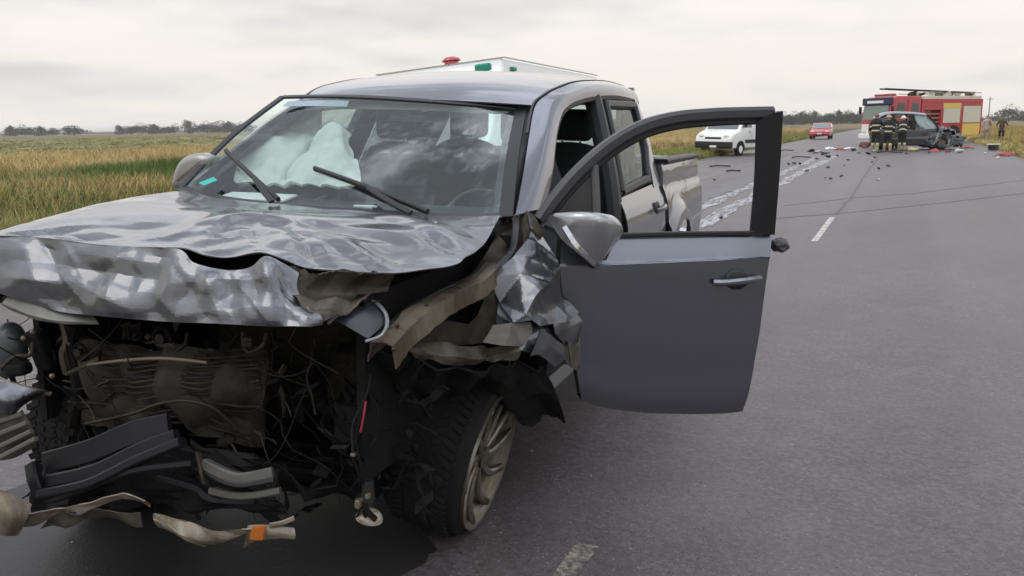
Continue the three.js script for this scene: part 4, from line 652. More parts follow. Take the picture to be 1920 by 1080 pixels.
function pxPlate(name, outer, hole, sOf, mat, parent) { // sheet-metal plate with a real cut-out, set on a slanting plane
  const v2 = l => l.map(q => new THREE.Vector2(q[0], -q[1])), sh = new THREE.Shape(v2(outer)); sh.holes.push(new THREE.Path(v2(hole)));
  const g = new THREE.ShapeGeometry(sh), p = g.attributes.position, uv = []; for (let i = 0; i < p.count; i++) { const q = S(p.getX(i), -p.getY(i), sOf(p.getX(i))); p.setXYZ(i, q.x, q.y, q.z); uv.push(q.z, q.y); }
  g.setAttribute('uv', new THREE.Float32BufferAttribute(uv, 2)); g.computeVertexNormals(); return part(name, g, mat, parent);
}

// --- engine bay and torn front end ---
{
  const bay = sub('engine_bay', truck);
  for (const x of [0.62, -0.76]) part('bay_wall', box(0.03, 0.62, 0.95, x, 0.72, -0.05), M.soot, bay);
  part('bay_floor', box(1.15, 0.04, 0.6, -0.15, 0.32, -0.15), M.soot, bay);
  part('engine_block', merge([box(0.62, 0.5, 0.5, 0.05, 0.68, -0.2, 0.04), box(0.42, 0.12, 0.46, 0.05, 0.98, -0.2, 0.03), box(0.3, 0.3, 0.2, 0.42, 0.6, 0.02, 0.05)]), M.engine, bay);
  // crushed radiator: a bowed core, its fins and side tanks
  const R0 = [[150, 628, -0.36], [230, 650, -0.4], [330, 655, -0.42], [430, 655, -0.42], [505, 645, -0.38]], R1 = [[140, 700, -0.38], [230, 712, -0.46], [330, 715, -0.5], [430, 720, -0.46], [500, 715, -0.4]], R2 = [[145, 790, -0.38], [235, 800, -0.42], [330, 790, -0.46], [425, 820, -0.44], [490, 840, -0.4]];
  const rows = [R0, R1, R2].map(P3), rc = crumple(81, 0.03, 5, 5);
  const rad = sub('radiator', truck); rad.userData.label = 'bowed mud-brown radiator core';
  part('core', sheet(rows, { nu: 60, nv: 40, thick: 0.03, disp: p => rc(p), crease: 0.6 }), std(0.05, 0.042, 0.031, 0.8, 0.1, { map: tMud, bumpMap: tFine, bumpScale: 0.006 }), rad);
  for (let k = 0; k < 15; k++) { const v = k / 15 * 2, l = []; for (let i = 0; i <= 14; i++) { const u = i / 14 * 4, col = rows.map(r => crV(r, u)), p = crV(col, v); p.z += 0.02 + rc(p) + 0.012 * noise(i * 0.7, k * 1.3); p.y += 0.008 * noise(i * 0.9, k * 2.3, 4); l.push(p); } if (k % 4 === 2) l.splice(0, 5); else if (k % 5 === 1) l.splice(9); part('fin', sweep(l, rect(0.006, 0.01), V(0, 0, 1), l.length * 2), k % 3 ? M.cast : M.engine, rad); }
  part('side_tank', sweep([S(138, 612, -0.4), S(132, 660, -0.42), S(150, 720, -0.42), S(140, 790, -0.4)], rect(0.05, 0.06, 0.3), V(0, 0, 1)), M.soot, rad);
  // coolant rod and hoses
  part('coolant_pipe', tube(P3([[165, 684, -0.52], [220, 677, -0.54], [300, 672, -0.55], [345, 675, -0.54], [388, 680, -0.52]]), 0.006), std(0.17, 0.135, 0.1, 0.6, 0.3), truck);
  part('lower_pipe', tube(P3([[160, 795, -0.5], [250, 775, -0.54], [300, 757, -0.56], [350, 752, -0.56], [400, 765, -0.54], [440, 800, -0.5]]), 0.006), M.cast, truck);
  const pul = (x, y, s, r) => { const g = sub('pulley', truck), c = S(x, y, s); part('rim', new THREE.TorusGeometry(r, r * 0.2, 8, 24).translate(c.x, c.y, c.z), M.soot, g); part('boss', cyl(r * 0.5, r * 0.4, 0.03, c.x, c.y, c.z, 'z'), M.cast, g); };
  pul(254, 624, -0.42, 0.026); pul(304, 634, -0.44, 0.036); pul(150, 660, -0.45, 0.03);
  part('bracket', merge([sweep(P3([[116, 605, -0.5], [124, 640, -0.52], [116, 665, -0.53], [124, 702, -0.53]]), rect(0.024, 0.01), V(0, 0, 1)), sweep(P3([[124, 702, -0.53], [150, 690, -0.53], [185, 672, -0.5]]), rect(0.014, 0.01), V(0, 0, 1))]), M.cast, truck);
  part('bracket', merge([sweep(P3([[455, 622, -0.45], [458, 650, -0.46], [470, 660, -0.46], [492, 648, -0.46], [500, 625, -0.44]]), rect(0.012, 0.012), V(0, 0, 1)), box(0.04, 0.03, 0.02, ...S(465, 640, -0.46).toArray())]), M.cast, truck);
  // lamp remains at the far corner
  const hl = sub('headlamp_remains', truck);
  part('lamp_bowl', new THREE.SphereGeometry(0.095, 24, 16, 0, 6.283, 0, 1.7).rotateX(1.3).scale(0.8, 1.15, 0.7).translate(...S(22, 655, -0.42).toArray()), std(0.05, 0.055, 0.055, 0.35), hl);
  part('lamp_bracket', merge([box(0.07, 0.16, 0.06, ...S(78, 655, -0.45).toArray(), 0.02, 0.2, 0.1, 0.1), box(0.09, 0.05, 0.06, ...S(35, 692, -0.5).toArray(), 0.02, 0, 0.2, 0.2)]), M.soot, hl);
  part('lamp_wire', merge([tube(P3([[5, 690, -0.5], [30, 668, -0.52], [58, 665, -0.5], [62, 640, -0.48]]), 0.008), tube(P3([[8, 560, -0.5], [20, 545, -0.5], [4, 568, -0.52]]), 0.005)]), M.cast, hl);
  part('reflector_bit', merge([[98, 705], [62, 622], [45, 634]].map(([x, y]) => new THREE.IcosahedronGeometry(0.011, 1).translate(...S(x, y, -0.5).toArray()))), M.trim, hl);
  // long grey strip under the bonnet lip
  part('slam_panel', sheet([[[14, 556, -0.6], [60, 568, -0.6], [110, 585, -0.6], [175, 592, -0.58]], [[4, 568, -0.63], [50, 588, -0.64], [110, 602, -0.63], [184, 604, -0.6]], [[4, 572, -0.62], [50, 594, -0.63], [110, 606, -0.62], [186, 607, -0.59]]].map(P3), { nu: 26, nv: 6, disp: crumple(85, 0.003, 5, 3) }), std(0.2, 0.2, 0.19, 0.5, 0.3, { map: tGrime }), truck);
  // bumper corner, still painted
  const bc = sub('bumper_corner', truck);
  part('corner_skin', sheet([[[-90, 700, -0.78], [-20, 712, -0.8], [50, 727, -0.76], [97, 736, -0.7]], [[-90, 735, -0.84], [-20, 745, -0.85], [30, 752, -0.8], [62, 745, -0.73]], [[-90, 760, -0.84], [-20, 770, -0.84], [22, 776, -0.8], [34, 762, -0.74]]].map(P3), { nu: 26, nv: 14, disp: crumple(87, 0.004, 5, 4) }), M.paintWorn, bc);
  part('corner_edge', sweep(P3([[-40, 707, -0.8], [20, 720, -0.78], [96, 739, -0.7]]), rect(0.014, 0.01), V(0, 0, 1)), M.trim, bc);
  part('fog_bezel', sheet([[[-40, 770, -0.82], [20, 776, -0.8], [40, 770, -0.76]], [[-40, 820, -0.82], [20, 815, -0.8], [60, 800, -0.76]], [[-40, 865, -0.8], [25, 858, -0.78], [68, 832, -0.74]]].map(P3), { nu: 14, nv: 14, thick: 0.01 }), std(0.06, 0.055, 0.045, 0.6), bc);
  for (const [a, b] of [[[-30, 800], [42, 776]], [[-22, 822], [52, 792]], [[-10, 842], [60, 808]], [[0, 858], [68, 822]]]) part('fog_slat', sweep([S(...a, -0.835), S(...b, -0.79)], rect(0.016, 0.018, 0.25), V(0, 0, 1)), std(0.1, 0.095, 0.08, 0.55), bc);
  // black lower grille slats, bent
  const lg = sub('lower_grille', truck); lg.userData.label = 'bent black lower grille slats';
  const slat = (pts, w, d, mat = M.blackGloss) => part('slat', sweep(P3(pts), rect(w, d, 0.2), V(0, 0.25, 1), pts.length * 8), mat, lg);
  slat([[85, 868, -0.66], [170, 845, -0.7], [250, 812, -0.72], [318, 797, -0.7]], 0.075, 0.02);
  slat([[92, 902, -0.7], [180, 882, -0.73], [270, 840, -0.74], [332, 818, -0.72]], 0.045, 0.03);
  slat([[78, 925, -0.72], [170, 905, -0.76], [260, 862, -0.76], [342, 828, -0.73]], 0.03, 0.04);
  slat([[100, 938, -0.72], [190, 905, -0.75], [260, 880, -0.76], [362, 868, -0.72]], 0.02, 0.03);
  slat([[60, 870, -0.7], [66, 900, -0.72], [78, 930, -0.72]], 0.05, 0.03);
  slat([[385, 870, -0.68], [420, 888, -0.71], [455, 897, -0.71], [512, 886, -0.67]], 0.035, 0.03, std(0.07, 0.068, 0.062, 0.4));
  slat([[392, 884, -0.69], [425, 902, -0.72], [458, 908, -0.72], [514, 899, -0.68]], 0.016, 0.03, M.black);
  slat([[398, 920, -0.7], [440, 929, -0.72], [480, 928, -0.71], [526, 920, -0.68]], 0.022, 0.03, std(0.06, 0.058, 0.05, 0.4));
  slat([[300, 895, -0.66], [370, 915, -0.68], [400, 935, -0.7], [480, 940, -0.68]], 0.02, 0.03);
  slat([[372, 850, -0.66], [378, 880, -0.7], [385, 905, -0.7]], 0.012, 0.02, M.cast);
  part('grille_backing', sheet([[[70, 870, -0.58], [250, 830, -0.6], [480, 850, -0.56]], [[60, 920, -0.6], [250, 900, -0.62], [520, 920, -0.56]], [[60, 960, -0.6], [250, 950, -0.62], [540, 965, -0.56]]].map(P3), { nu: 20, nv: 10, disp: crumple(89, 0.035, 6, 5), crease: 0.5 }), M.soot, lg);
  // crumpled bright lower apron, with the orange side marker
  const ap = sub('lower_apron', truck); ap.userData.label = 'crumpled pale lower apron with orange marker';
  const ac = crumple(91, 0.02, 7, 5), t1 = [[-60, 920, -0.86], [0, 945, -0.85], [55, 962, -0.82], [120, 950, -0.8], [175, 938, -0.82], [235, 928, -0.84], [268, 944, -0.83]], t2 = [[-60, 960, -0.86], [0, 985, -0.85], [45, 990, -0.82], [110, 965, -0.79], [175, 952, -0.81], [235, 940, -0.83], [275, 958, -0.82]];
  part('apron_skin', sheet([t1, t2].map(P3), { nu: 60, nv: 8, disp: ac, crease: 0.5 }), M.trim, ap);
  part('apron_skin', sheet([[[282, 958, -0.82], [310, 965, -0.83], [345, 978, -0.83], [400, 998, -0.82], [450, 994, -0.8], [490, 985, -0.76]], [[285, 975, -0.84], [315, 988, -0.85], [345, 1000, -0.84], [395, 1014, -0.82], [450, 1008, -0.8], [480, 1000, -0.77]], [[300, 985, -0.82], [330, 1003, -0.82], [380, 1024, -0.82], [395, 1020, -0.8], [440, 1012, -0.79], [472, 1008, -0.77]]].map(P3), { nu: 60, nv: 14, disp: ac, crease: 0.5 }), M.trim, ap);
  part('apron_skin', sheet([[[466, 985, -0.77], [500, 984, -0.76], [552, 990, -0.72]], [[462, 1000, -0.78], [500, 1000, -0.77], [554, 1003, -0.73]], [[458, 1026, -0.77], [490, 1010, -0.77], [553, 1011, -0.73]]].map(P3), { nu: 20, nv: 8, disp: crumple(92, 0.004, 8, 3), crease: 0.6 }), M.trim, ap);
  part('apron_barb', sweep(P3([[505, 985, -0.765], [530, 980, -0.74], [552, 971, -0.72]]), rect(0.014, 0.008), V(0, 0, 1)), M.trim, ap);
  part('side_marker', sheet([[[474, 988, -0.8], [498, 987, -0.795]], [[470, 1010, -0.8], [494, 1011, -0.795]]].map(P3), { nu: 3, nv: 3, thick: 0.012 }), M.orange, ap);
  part('apron_flap', sheet([[[100, 955, -0.78], [140, 965, -0.78], [180, 955, -0.79], [260, 965, -0.79]], [[75, 992, -0.78], [140, 985, -0.76], [190, 968, -0.77], [270, 985, -0.77]]].map(P3), { nu: 30, nv: 8, disp: crumple(95, 0.012, 8, 5), crease: 0.5 }), M.bare, ap);
  part('apron_corner', sheet([[[-80, 900, -0.88], [0, 918, -0.88], [60, 945, -0.84]], [[-80, 935, -0.9], [0, 960, -0.9], [50, 975, -0.86]], [[-80, 975, -0.88], [0, 1000, -0.88], [35, 1003, -0.86]]].map(P3), { nu: 26, nv: 14, disp: crumple(97, 0.006, 6, 4), crease: 0.6 }), M.trim, ap);
  // loose lamp housing hanging on its wires by the tyre
  const lh = sub('hanging_lamp', truck); lh.userData.label = 'white lamp housing dangling from wires beside the tyre';
  const c = S(692, 962, -0.42); part('lamp_cap', new THREE.SphereGeometry(0.046, 24, 14, 0, 6.283, 0, 1.6).scale(1, 0.75, 0.9).rotateZ(-0.15).translate(c.x, c.y - 0.02, c.z), std(0.6, 0.59, 0.56, 0.5, 0, { map: tMud }), lh);
  part('lamp_strap', merge([-0.02, 0.005, 0.025].map((x, i) => box(0.007, 0.05, 0.02, c.x + x, c.y + 0.012, c.z + 0.03, 0.002, 0.5, 0, (i - 1) * 0.5))), M.soot, lh);
  part('lamp_socket', merge([box(0.06, 0.045, 0.05, ...S(683, 938, -0.42).toArray(), 0.015, 0.2, 0.3, 0.3), cyl(0.018, 0.024, 0.07, ...S(690, 918, -0.42).toArray())]), M.black, lh);
  part('lamp_clip', merge([box(0.02, 0.03, 0.02, ...S(672, 945, -0.45).toArray(), 0.004), box(0.018, 0.012, 0.02, ...S(663, 852, -0.45).toArray(), 0.004), box(0.012, 0.016, 0.02, ...S(690, 930, -0.46).toArray(), 0.003)]), M.trim, lh);
  part('lamp_wire', merge([tube(P3([[690, 915, -0.42], [670, 880, -0.43], [662, 845, -0.44], [680, 790, -0.42], [678, 740, -0.4]]), 0.006), tube(P3([[684, 920, -0.43], [676, 870, -0.45], [668, 820, -0.44], [688, 760, -0.41]]), 0.004)]), M.soot, lh);
  part('red_wire', tube(P3([[676, 810, -0.44], [682, 780, -0.44], [686, 752, -0.43]]), 0.004), std(0.3, 0.03, 0.05, 0.5), lh);
  // suspension and sump seen low in the dark
  part('lower_arm', merge([sweep(P3([[520, 880, -0.3], [600, 890, -0.2], [720, 900, -0.05]]), rect(0.07, 0.05), V(0, 1, 0)), cyl(0.03, 0.03, 0.34, ...S(640, 760, -0.05).toArray()), new THREE.TorusGeometry(0.065, 0.012, 8, 22).rotateX(1.57).translate(...S(640, 740, -0.05).toArray()), new THREE.TorusGeometry(0.065, 0.012, 8, 22).rotateX(1.57).translate(...S(640, 790, -0.05).toArray())]), M.soot, truck);
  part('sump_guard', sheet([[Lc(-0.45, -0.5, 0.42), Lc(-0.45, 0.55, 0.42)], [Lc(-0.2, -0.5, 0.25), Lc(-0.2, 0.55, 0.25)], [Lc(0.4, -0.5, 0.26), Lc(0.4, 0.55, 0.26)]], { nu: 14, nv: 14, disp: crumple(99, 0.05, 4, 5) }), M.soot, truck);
  // tangled wires, broken ducts and shreds: too many to count
  const r = rng(123), junk = (name, n, reg, mat, wires = true) => { const l = []; for (let i = 0; i < n; i++) {
    const [x0, x1, y0, y1, s0, s1] = reg, x = lerp(x0, x1, r()), y = lerp(y0, y1, r()), s = lerp(s0, s1, r()), c = S(x, y, s), k = wires ? r() : 0.6 + 0.2 * r();
    if (k < 0.42) { const pts = [c.clone()]; let d = V(r() - 0.5, r() - 0.6, (r() - 0.5) * 0.5).normalize(); for (let j = 0; j < 4; j++) { d.add(V(r() - 0.5, r() - 0.5, (r() - 0.5) * 0.6).multiplyScalar(1.1)).normalize(); pts.push(pts[j].clone().addScaledVector(d, 0.035 + 0.06 * r())); } l.push(tube(pts, 0.0015 + 0.0045 * r() * r() * r(), 14, 5)); }
    else if (k < 0.86) { const a = V(r() - 0.5, r() - 0.5, (r() - 0.5) * 0.4).multiplyScalar(0.16), b = V(r() - 0.5, r() - 0.5, r() - 0.5).multiplyScalar(0.06); l.push(sheet([[c.clone(), c.clone().add(a)], [c.clone().add(b), c.clone().add(a).add(b)]], { nu: 6, nv: 4, thick: 0.003, disp: crumple(i + 200, 0.012, 12, 3) })); }
    else l.push(box(0.008 + 0.06 * r() * r(), 0.008 + 0.02 * r(), 0.008 + 0.02 * r(), c.x, c.y, c.z, 0.004, r() * 3, r() * 3, r() * 3)); }
    const m = part(name, merge(l), mat, bay); m.userData.kind = 'stuff'; };
  junk('loose_wiring', 70, [110, 720, 640, 900, -0.5, -0.2], M.soot);
  junk('broken_duct', 90, [130, 620, 620, 880, -0.52, -0.3], M.engine);
  junk('metal_shred', 16, [140, 560, 630, 880, -0.52, -0.36], std(0.05, 0.042, 0.032, 0.7, 0.2));
  junk('black_shred', 150, [420, 790, 650, 880, -0.4, 0.0], M.soot); junk('tyre_shred', 40, [700, 820, 690, 960, -0.3, -0.12], M.rubber, false);
  junk('dull_shred', 10, [110, 560, 740, 960, -0.6, -0.45], M.engine);
  junk('corner_shred', 22, [0, 130, 600, 720, -0.5, -0.3], M.soot);
  junk('lower_shred', 30, [40, 620, 880, 970, -0.6, -0.3], M.soot, false);
  // torn liner round the front wheel
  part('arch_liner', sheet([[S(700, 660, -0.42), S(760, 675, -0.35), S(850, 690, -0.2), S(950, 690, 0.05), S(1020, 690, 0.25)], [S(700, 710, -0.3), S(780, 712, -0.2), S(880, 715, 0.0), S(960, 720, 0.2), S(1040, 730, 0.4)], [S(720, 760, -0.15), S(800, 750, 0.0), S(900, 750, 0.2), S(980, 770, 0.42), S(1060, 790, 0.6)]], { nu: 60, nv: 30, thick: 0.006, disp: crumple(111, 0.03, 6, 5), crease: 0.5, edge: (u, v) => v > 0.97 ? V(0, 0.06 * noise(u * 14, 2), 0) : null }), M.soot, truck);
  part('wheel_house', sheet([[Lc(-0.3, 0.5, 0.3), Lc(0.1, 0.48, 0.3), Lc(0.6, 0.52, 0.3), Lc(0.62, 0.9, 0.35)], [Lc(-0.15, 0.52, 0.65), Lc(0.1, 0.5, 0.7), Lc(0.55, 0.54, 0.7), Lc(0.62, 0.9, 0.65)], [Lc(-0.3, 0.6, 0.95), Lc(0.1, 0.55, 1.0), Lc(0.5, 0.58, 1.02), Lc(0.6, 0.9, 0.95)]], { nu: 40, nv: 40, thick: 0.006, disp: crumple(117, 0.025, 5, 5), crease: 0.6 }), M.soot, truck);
}

// ================= OTHER VEHICLES =================
const face = (o, fx, fz) => { o.rotation.y = Math.atan2(fx, fz); return o; };
function bodyExtrude(prof, width, tap, bevel = 0.06) {       // prof: [forward, up]; tap(y) = half width factor
  const sh = new THREE.Shape(prof.map(p => new THREE.Vector2(p[0], p[1]))), g = new THREE.ExtrudeGeometry(sh, { depth: width - 2 * bevel, bevelEnabled: true, bevelSize: bevel, bevelOffset: -bevel, bevelThickness: bevel, bevelSegments: 3, steps: 1 });
  g.translate(0, 0, -(width - 2 * bevel) / 2); g.rotateY(-Math.PI / 2); const p = g.attributes.position; for (let i = 0; i < p.count; i++) p.setX(i, p.getX(i) * tap(p.getY(i))); g.deleteAttribute('normal'); return toCreasedNormals(g, 0.55);
}
function sidePlate(poly, half, tap, sg, off = 0.006, th = 0.012) {
  const g = new THREE.ExtrudeGeometry(new THREE.Shape(poly.map(p => new THREE.Vector2(p[0], p[1]))), { depth: th, bevelEnabled: false }), p = g.attributes.position;
  for (let i = 0; i < p.count; i++) { const a = p.getX(i), y = p.getY(i), z = p.getZ(i); p.setXYZ(i, sg * (half * tap(y) + off - th + z), y, a); } g.deleteAttribute('normal'); g.computeVertexNormals(); return g;
}
const quad = (a, b, c, d, n = 6, th = 0.008) => sheet([[a, b], [d, c]], { nu: n, nv: n, thick: th });
function carWheel(parent, x, y, z, r, w, rimMat = M.alloy) { const g = sub('wheel', parent); part('tyre', new THREE.TorusGeometry(r - w * 0.42, w * 0.45, 12, 30).rotateY(Math.PI / 2).scale(1.1, 1, 1).translate(x, y, z), M.rubber, g); part('rim', merge([cyl(r * 0.66, r * 0.66, w * 0.8, x, y, z, 'x', 24), cyl(r * 0.2, r * 0.25, w * 0.98, x, y, z, 'x', 12)]), rimMat, g); return g; }
M.carGlass = phys(0.03, 0.036, 0.038, 0.06, 0, { clearcoat: 1 });
M.lamp = phys(0.7, 0.68, 0.6, 0.15, 0.2, { clearcoat: 1 });
// --- white panel van on the verge ---
{
  const t = thing('panel_van', 'white panel van with black bumper parked on the grass verge', 'van'); face(t, -0.70, 0.71);
  const g0 = ground(1386, 292), off = V(0.95, 0, 1.62).applyAxisAngle(V(0, 1, 0), t.rotation.y); t.position.set(g0.x - off.x, 0.0, g0.z - off.z);
  const tap = y => 1 - 0.09 * Math.max(0, y - 1.15), W = 2.0;
  part('body', bodyExtrude([[2.42, 0.36], [2.52, 0.5], [2.54, 0.8], [2.45, 1.0], [2.2, 1.12], [1.72, 1.26], [1.1, 2.02], [0.8, 2.14], [-2.2, 2.18], [-2.42, 2.0], [-2.45, 0.4], [-2.3, 0.36]], W, tap, 0.09), M.whitePaint, t);
  part('windscreen', quad(V(-0.84, 1.31, 1.72), V(0.84, 1.31, 1.72), V(0.74, 1.98, 1.17), V(-0.74, 1.98, 1.17)), M.carGlass, t);
  part('bumper', box(2.02, 0.34, 0.24, 0, 0.55, 2.45, 0.08), M.black, t);
  part('grille', box(0.9, 0.11, 0.05, 0, 0.86, 2.51, 0.02), M.black, t);
  part('number_plate', box(0.36, 0.1, 0.015, 0.05, 0.47, 2.58), M.white, t);
  for (const sg of [1, -1]) { part('headlamp', box(0.36, 0.17, 0.16, sg * 0.74, 0.97, 2.42, 0.06, -0.25, sg * 0.3), M.lamp, t); part('door_window', sidePlate([[1.55, 1.36], [0.62, 1.36], [0.62, 1.9], [1.05, 1.9]], W / 2, tap, sg), M.carGlass, t); part('side_moulding', sidePlate([[1.2, 0.62], [-2.2, 0.62], [-2.2, 0.78], [1.2, 0.78]], W / 2, tap, sg, 0.02), M.black, t); part('wing_mirror', box(0.14, 0.26, 0.12, sg * 1.1, 1.5, 1.42, 0.04), M.black, t); part('door_handle', box(0.02, 0.04, 0.14, sg * 1.0, 1.15, 0.75), M.black, t); part('door_seam', sidePlate([[0.55, 0.5], [0.53, 0.5], [0.53, 1.98], [0.55, 1.98]], W / 2, tap, sg, 0.004), M.black, t); for (const z of [1.62, -1.5]) { carWheel(t, sg * 0.93, 0.33, z, 0.33, 0.22, M.white); part('arch', sidePlate(arcPoly(z, 0.33, 0.41), W / 2, tap, sg, 0.005), M.blackMatte, t); } }  // arch: near-black plates, the shade of the wheel-arch hollow painted on
  part('roof_rack', merge([box(1.5, 0.05, 0.06, 0, 2.26, 0.3), box(1.5, 0.05, 0.06, 0, 2.28, -1.4), box(0.05, 0.05, 2.2, 0.7, 2.3, -0.6), box(0.05, 0.05, 2.2, -0.7, 2.3, -0.6)]), M.white, t);
  t.rotation.z = -0.02;
}
function arcPoly(z, y, r) { const l = []; for (let i = 0; i <= 14; i++) { const a = Math.PI * i / 14; l.push([z + Math.cos(a) * r, y + Math.sin(a) * r]); } return l; }
// --- red hatchback ---
{
  const t = thing('hatchback_car', 'red hatchback stopped on the road edge before the far wood', 'car'); const g0 = ground(1551, 261); t.position.set(g0.x, 0, g0.z - 1.5); face(t, -0.42, 0.9);
  const tap = y => 1 - 0.2 * Math.max(0, y - 0.85), W = 1.72;
  part('body', bodyExtrude([[1.9, 0.28], [1.98, 0.45], [1.92, 0.68], [1.6, 0.82], [0.95, 0.95], [0.35, 1.38], [0.0, 1.46], [-1.2, 1.42], [-1.8, 0.98], [-1.92, 0.6], [-1.85, 0.28]], W, tap, 0.1), M.redPaint, t);
  part('windscreen', quad(V(-0.7, 0.98, 0.98), V(0.7, 0.98, 0.98), V(0.6, 1.38, 0.42), V(-0.6, 1.38, 0.42)), phys(0.2, 0.24, 0.25, 0.06, 0, { clearcoat: 1 }), t);
  part('grille', box(0.9, 0.14, 0.04, 0, 0.42, 1.96, 0.02), M.black, t); part('number_plate', box(0.4, 0.1, 0.02, 0, 0.5, 2.0), M.white, t); part('emblem', cyl(0.05, 0.05, 0.03, 0, 0.68, 1.94, 'z', 12), M.chrome, t);
  for (const sg of [1, -1]) { part('headlamp', box(0.34, 0.15, 0.2, sg * 0.62, 0.68, 1.78, 0.05, -0.3, sg * 0.35), M.lamp, t); part('door_window', sidePlate([[0.85, 0.99], [-1.2, 0.99], [-0.95, 1.33], [0.3, 1.35]], W / 2, tap, sg), M.carGlass, t); part('wing_mirror', box(0.14, 0.1, 0.1, sg * 0.92, 1.0, 0.72, 0.03), M.redPaint, t); for (const z of [1.25, -1.25]) carWheel(t, sg * 0.77, 0.29, z, 0.29, 0.2); }
}
// --- white ambulance parked behind the pickup ---
{
  const t = thing('ambulance', 'white ambulance with red beacon and green lamp standing behind the pickup', 'ambulance'); const c = atDepth(945, 106, 12.0); face(t, -0.35, 0.94);
  const Ht = 2.42, off = V(0.78, 0, 1.0).applyAxisAngle(V(0, 1, 0), t.rotation.y); t.position.set(c.x - off.x, c.y - Ht - 0.05, c.z - off.z); const W = 2.0, tap = y => 1 - 0.02 * Math.max(0, y - 1.2);
  t.position.y = 0; t.rotation.order = 'YXZ'; t.rotation.z = 0.085;
  part('body', bodyExtrude([[2.6, 0.4], [2.7, 0.8], [2.5, 1.05], [1.9, 1.25], [1.3, 1.9], [1.02, 2.3], [1.0, Ht], [-4.0, Ht], [-4.1, 2.3], [-4.1, 0.4]], W, tap, 0.05), M.whitePaint, t);
  part('windscreen', quad(V(-0.85, 1.3, 1.92), V(0.85, 1.3, 1.92), V(0.8, 1.86, 1.36), V(-0.8, 1.86, 1.36)), M.carGlass, t);
  part('roof_gutter', merge([box(0.014, 0.018, 5.0, 0.99, Ht + 0.002, -1.5), box(0.014, 0.018, 5.0, -0.99, Ht + 0.002, -1.5)]), std(0.5, 0.5, 0.48, 0.5), t);
  part('front_gutter', box(2.0, 0.018, 0.014, 0, Ht + 0.002, 1.0), std(0.4, 0.4, 0.38, 0.5), t);
  part('beacon', merge([new THREE.SphereGeometry(0.12, 18, 12, 0, 6.28, 0, 1.6).scale(1.15, 0.55, 1).translate(0.16, Ht + 0.06, 0.9), cyl(0.1, 0.11, 0.06, 0.16, Ht + 0.03, 0.9)]), phys(0.42, 0.01, 0.02, 0.25, 0, { clearcoat: 1 }), t);
  part('side_lamp', box(0.24, 0.11, 0.06, 0.68, Ht - 0.1, 1.03, 0.03), M.green, t); part('marker_lamp', box(0.06, 0.06, 0.16, 1.0, Ht - 0.14, 0.7, 0.02), M.green, t);
  part('roof_hatch', box(0.8, 0.05, 0.6, 0, Ht + 0.02, -1.2, 0.02), M.white, t);
  for (const sg of [1, -1]) { part('stripe', sidePlate([[2.3, 0.95], [-4.0, 0.95], [-4.0, 1.12], [2.3, 1.12]], W / 2, tap, sg, 0.004), M.red, t); part('side_window', sidePlate([[0.4, 1.5], [-0.9, 1.5], [-0.9, 2.0], [0.4, 2.0]], W / 2, tap, sg), M.carGlass, t); for (const z of [1.7, -2.4]) carWheel(t, sg * 0.9, 0.35, z, 0.35, 0.22); }
}
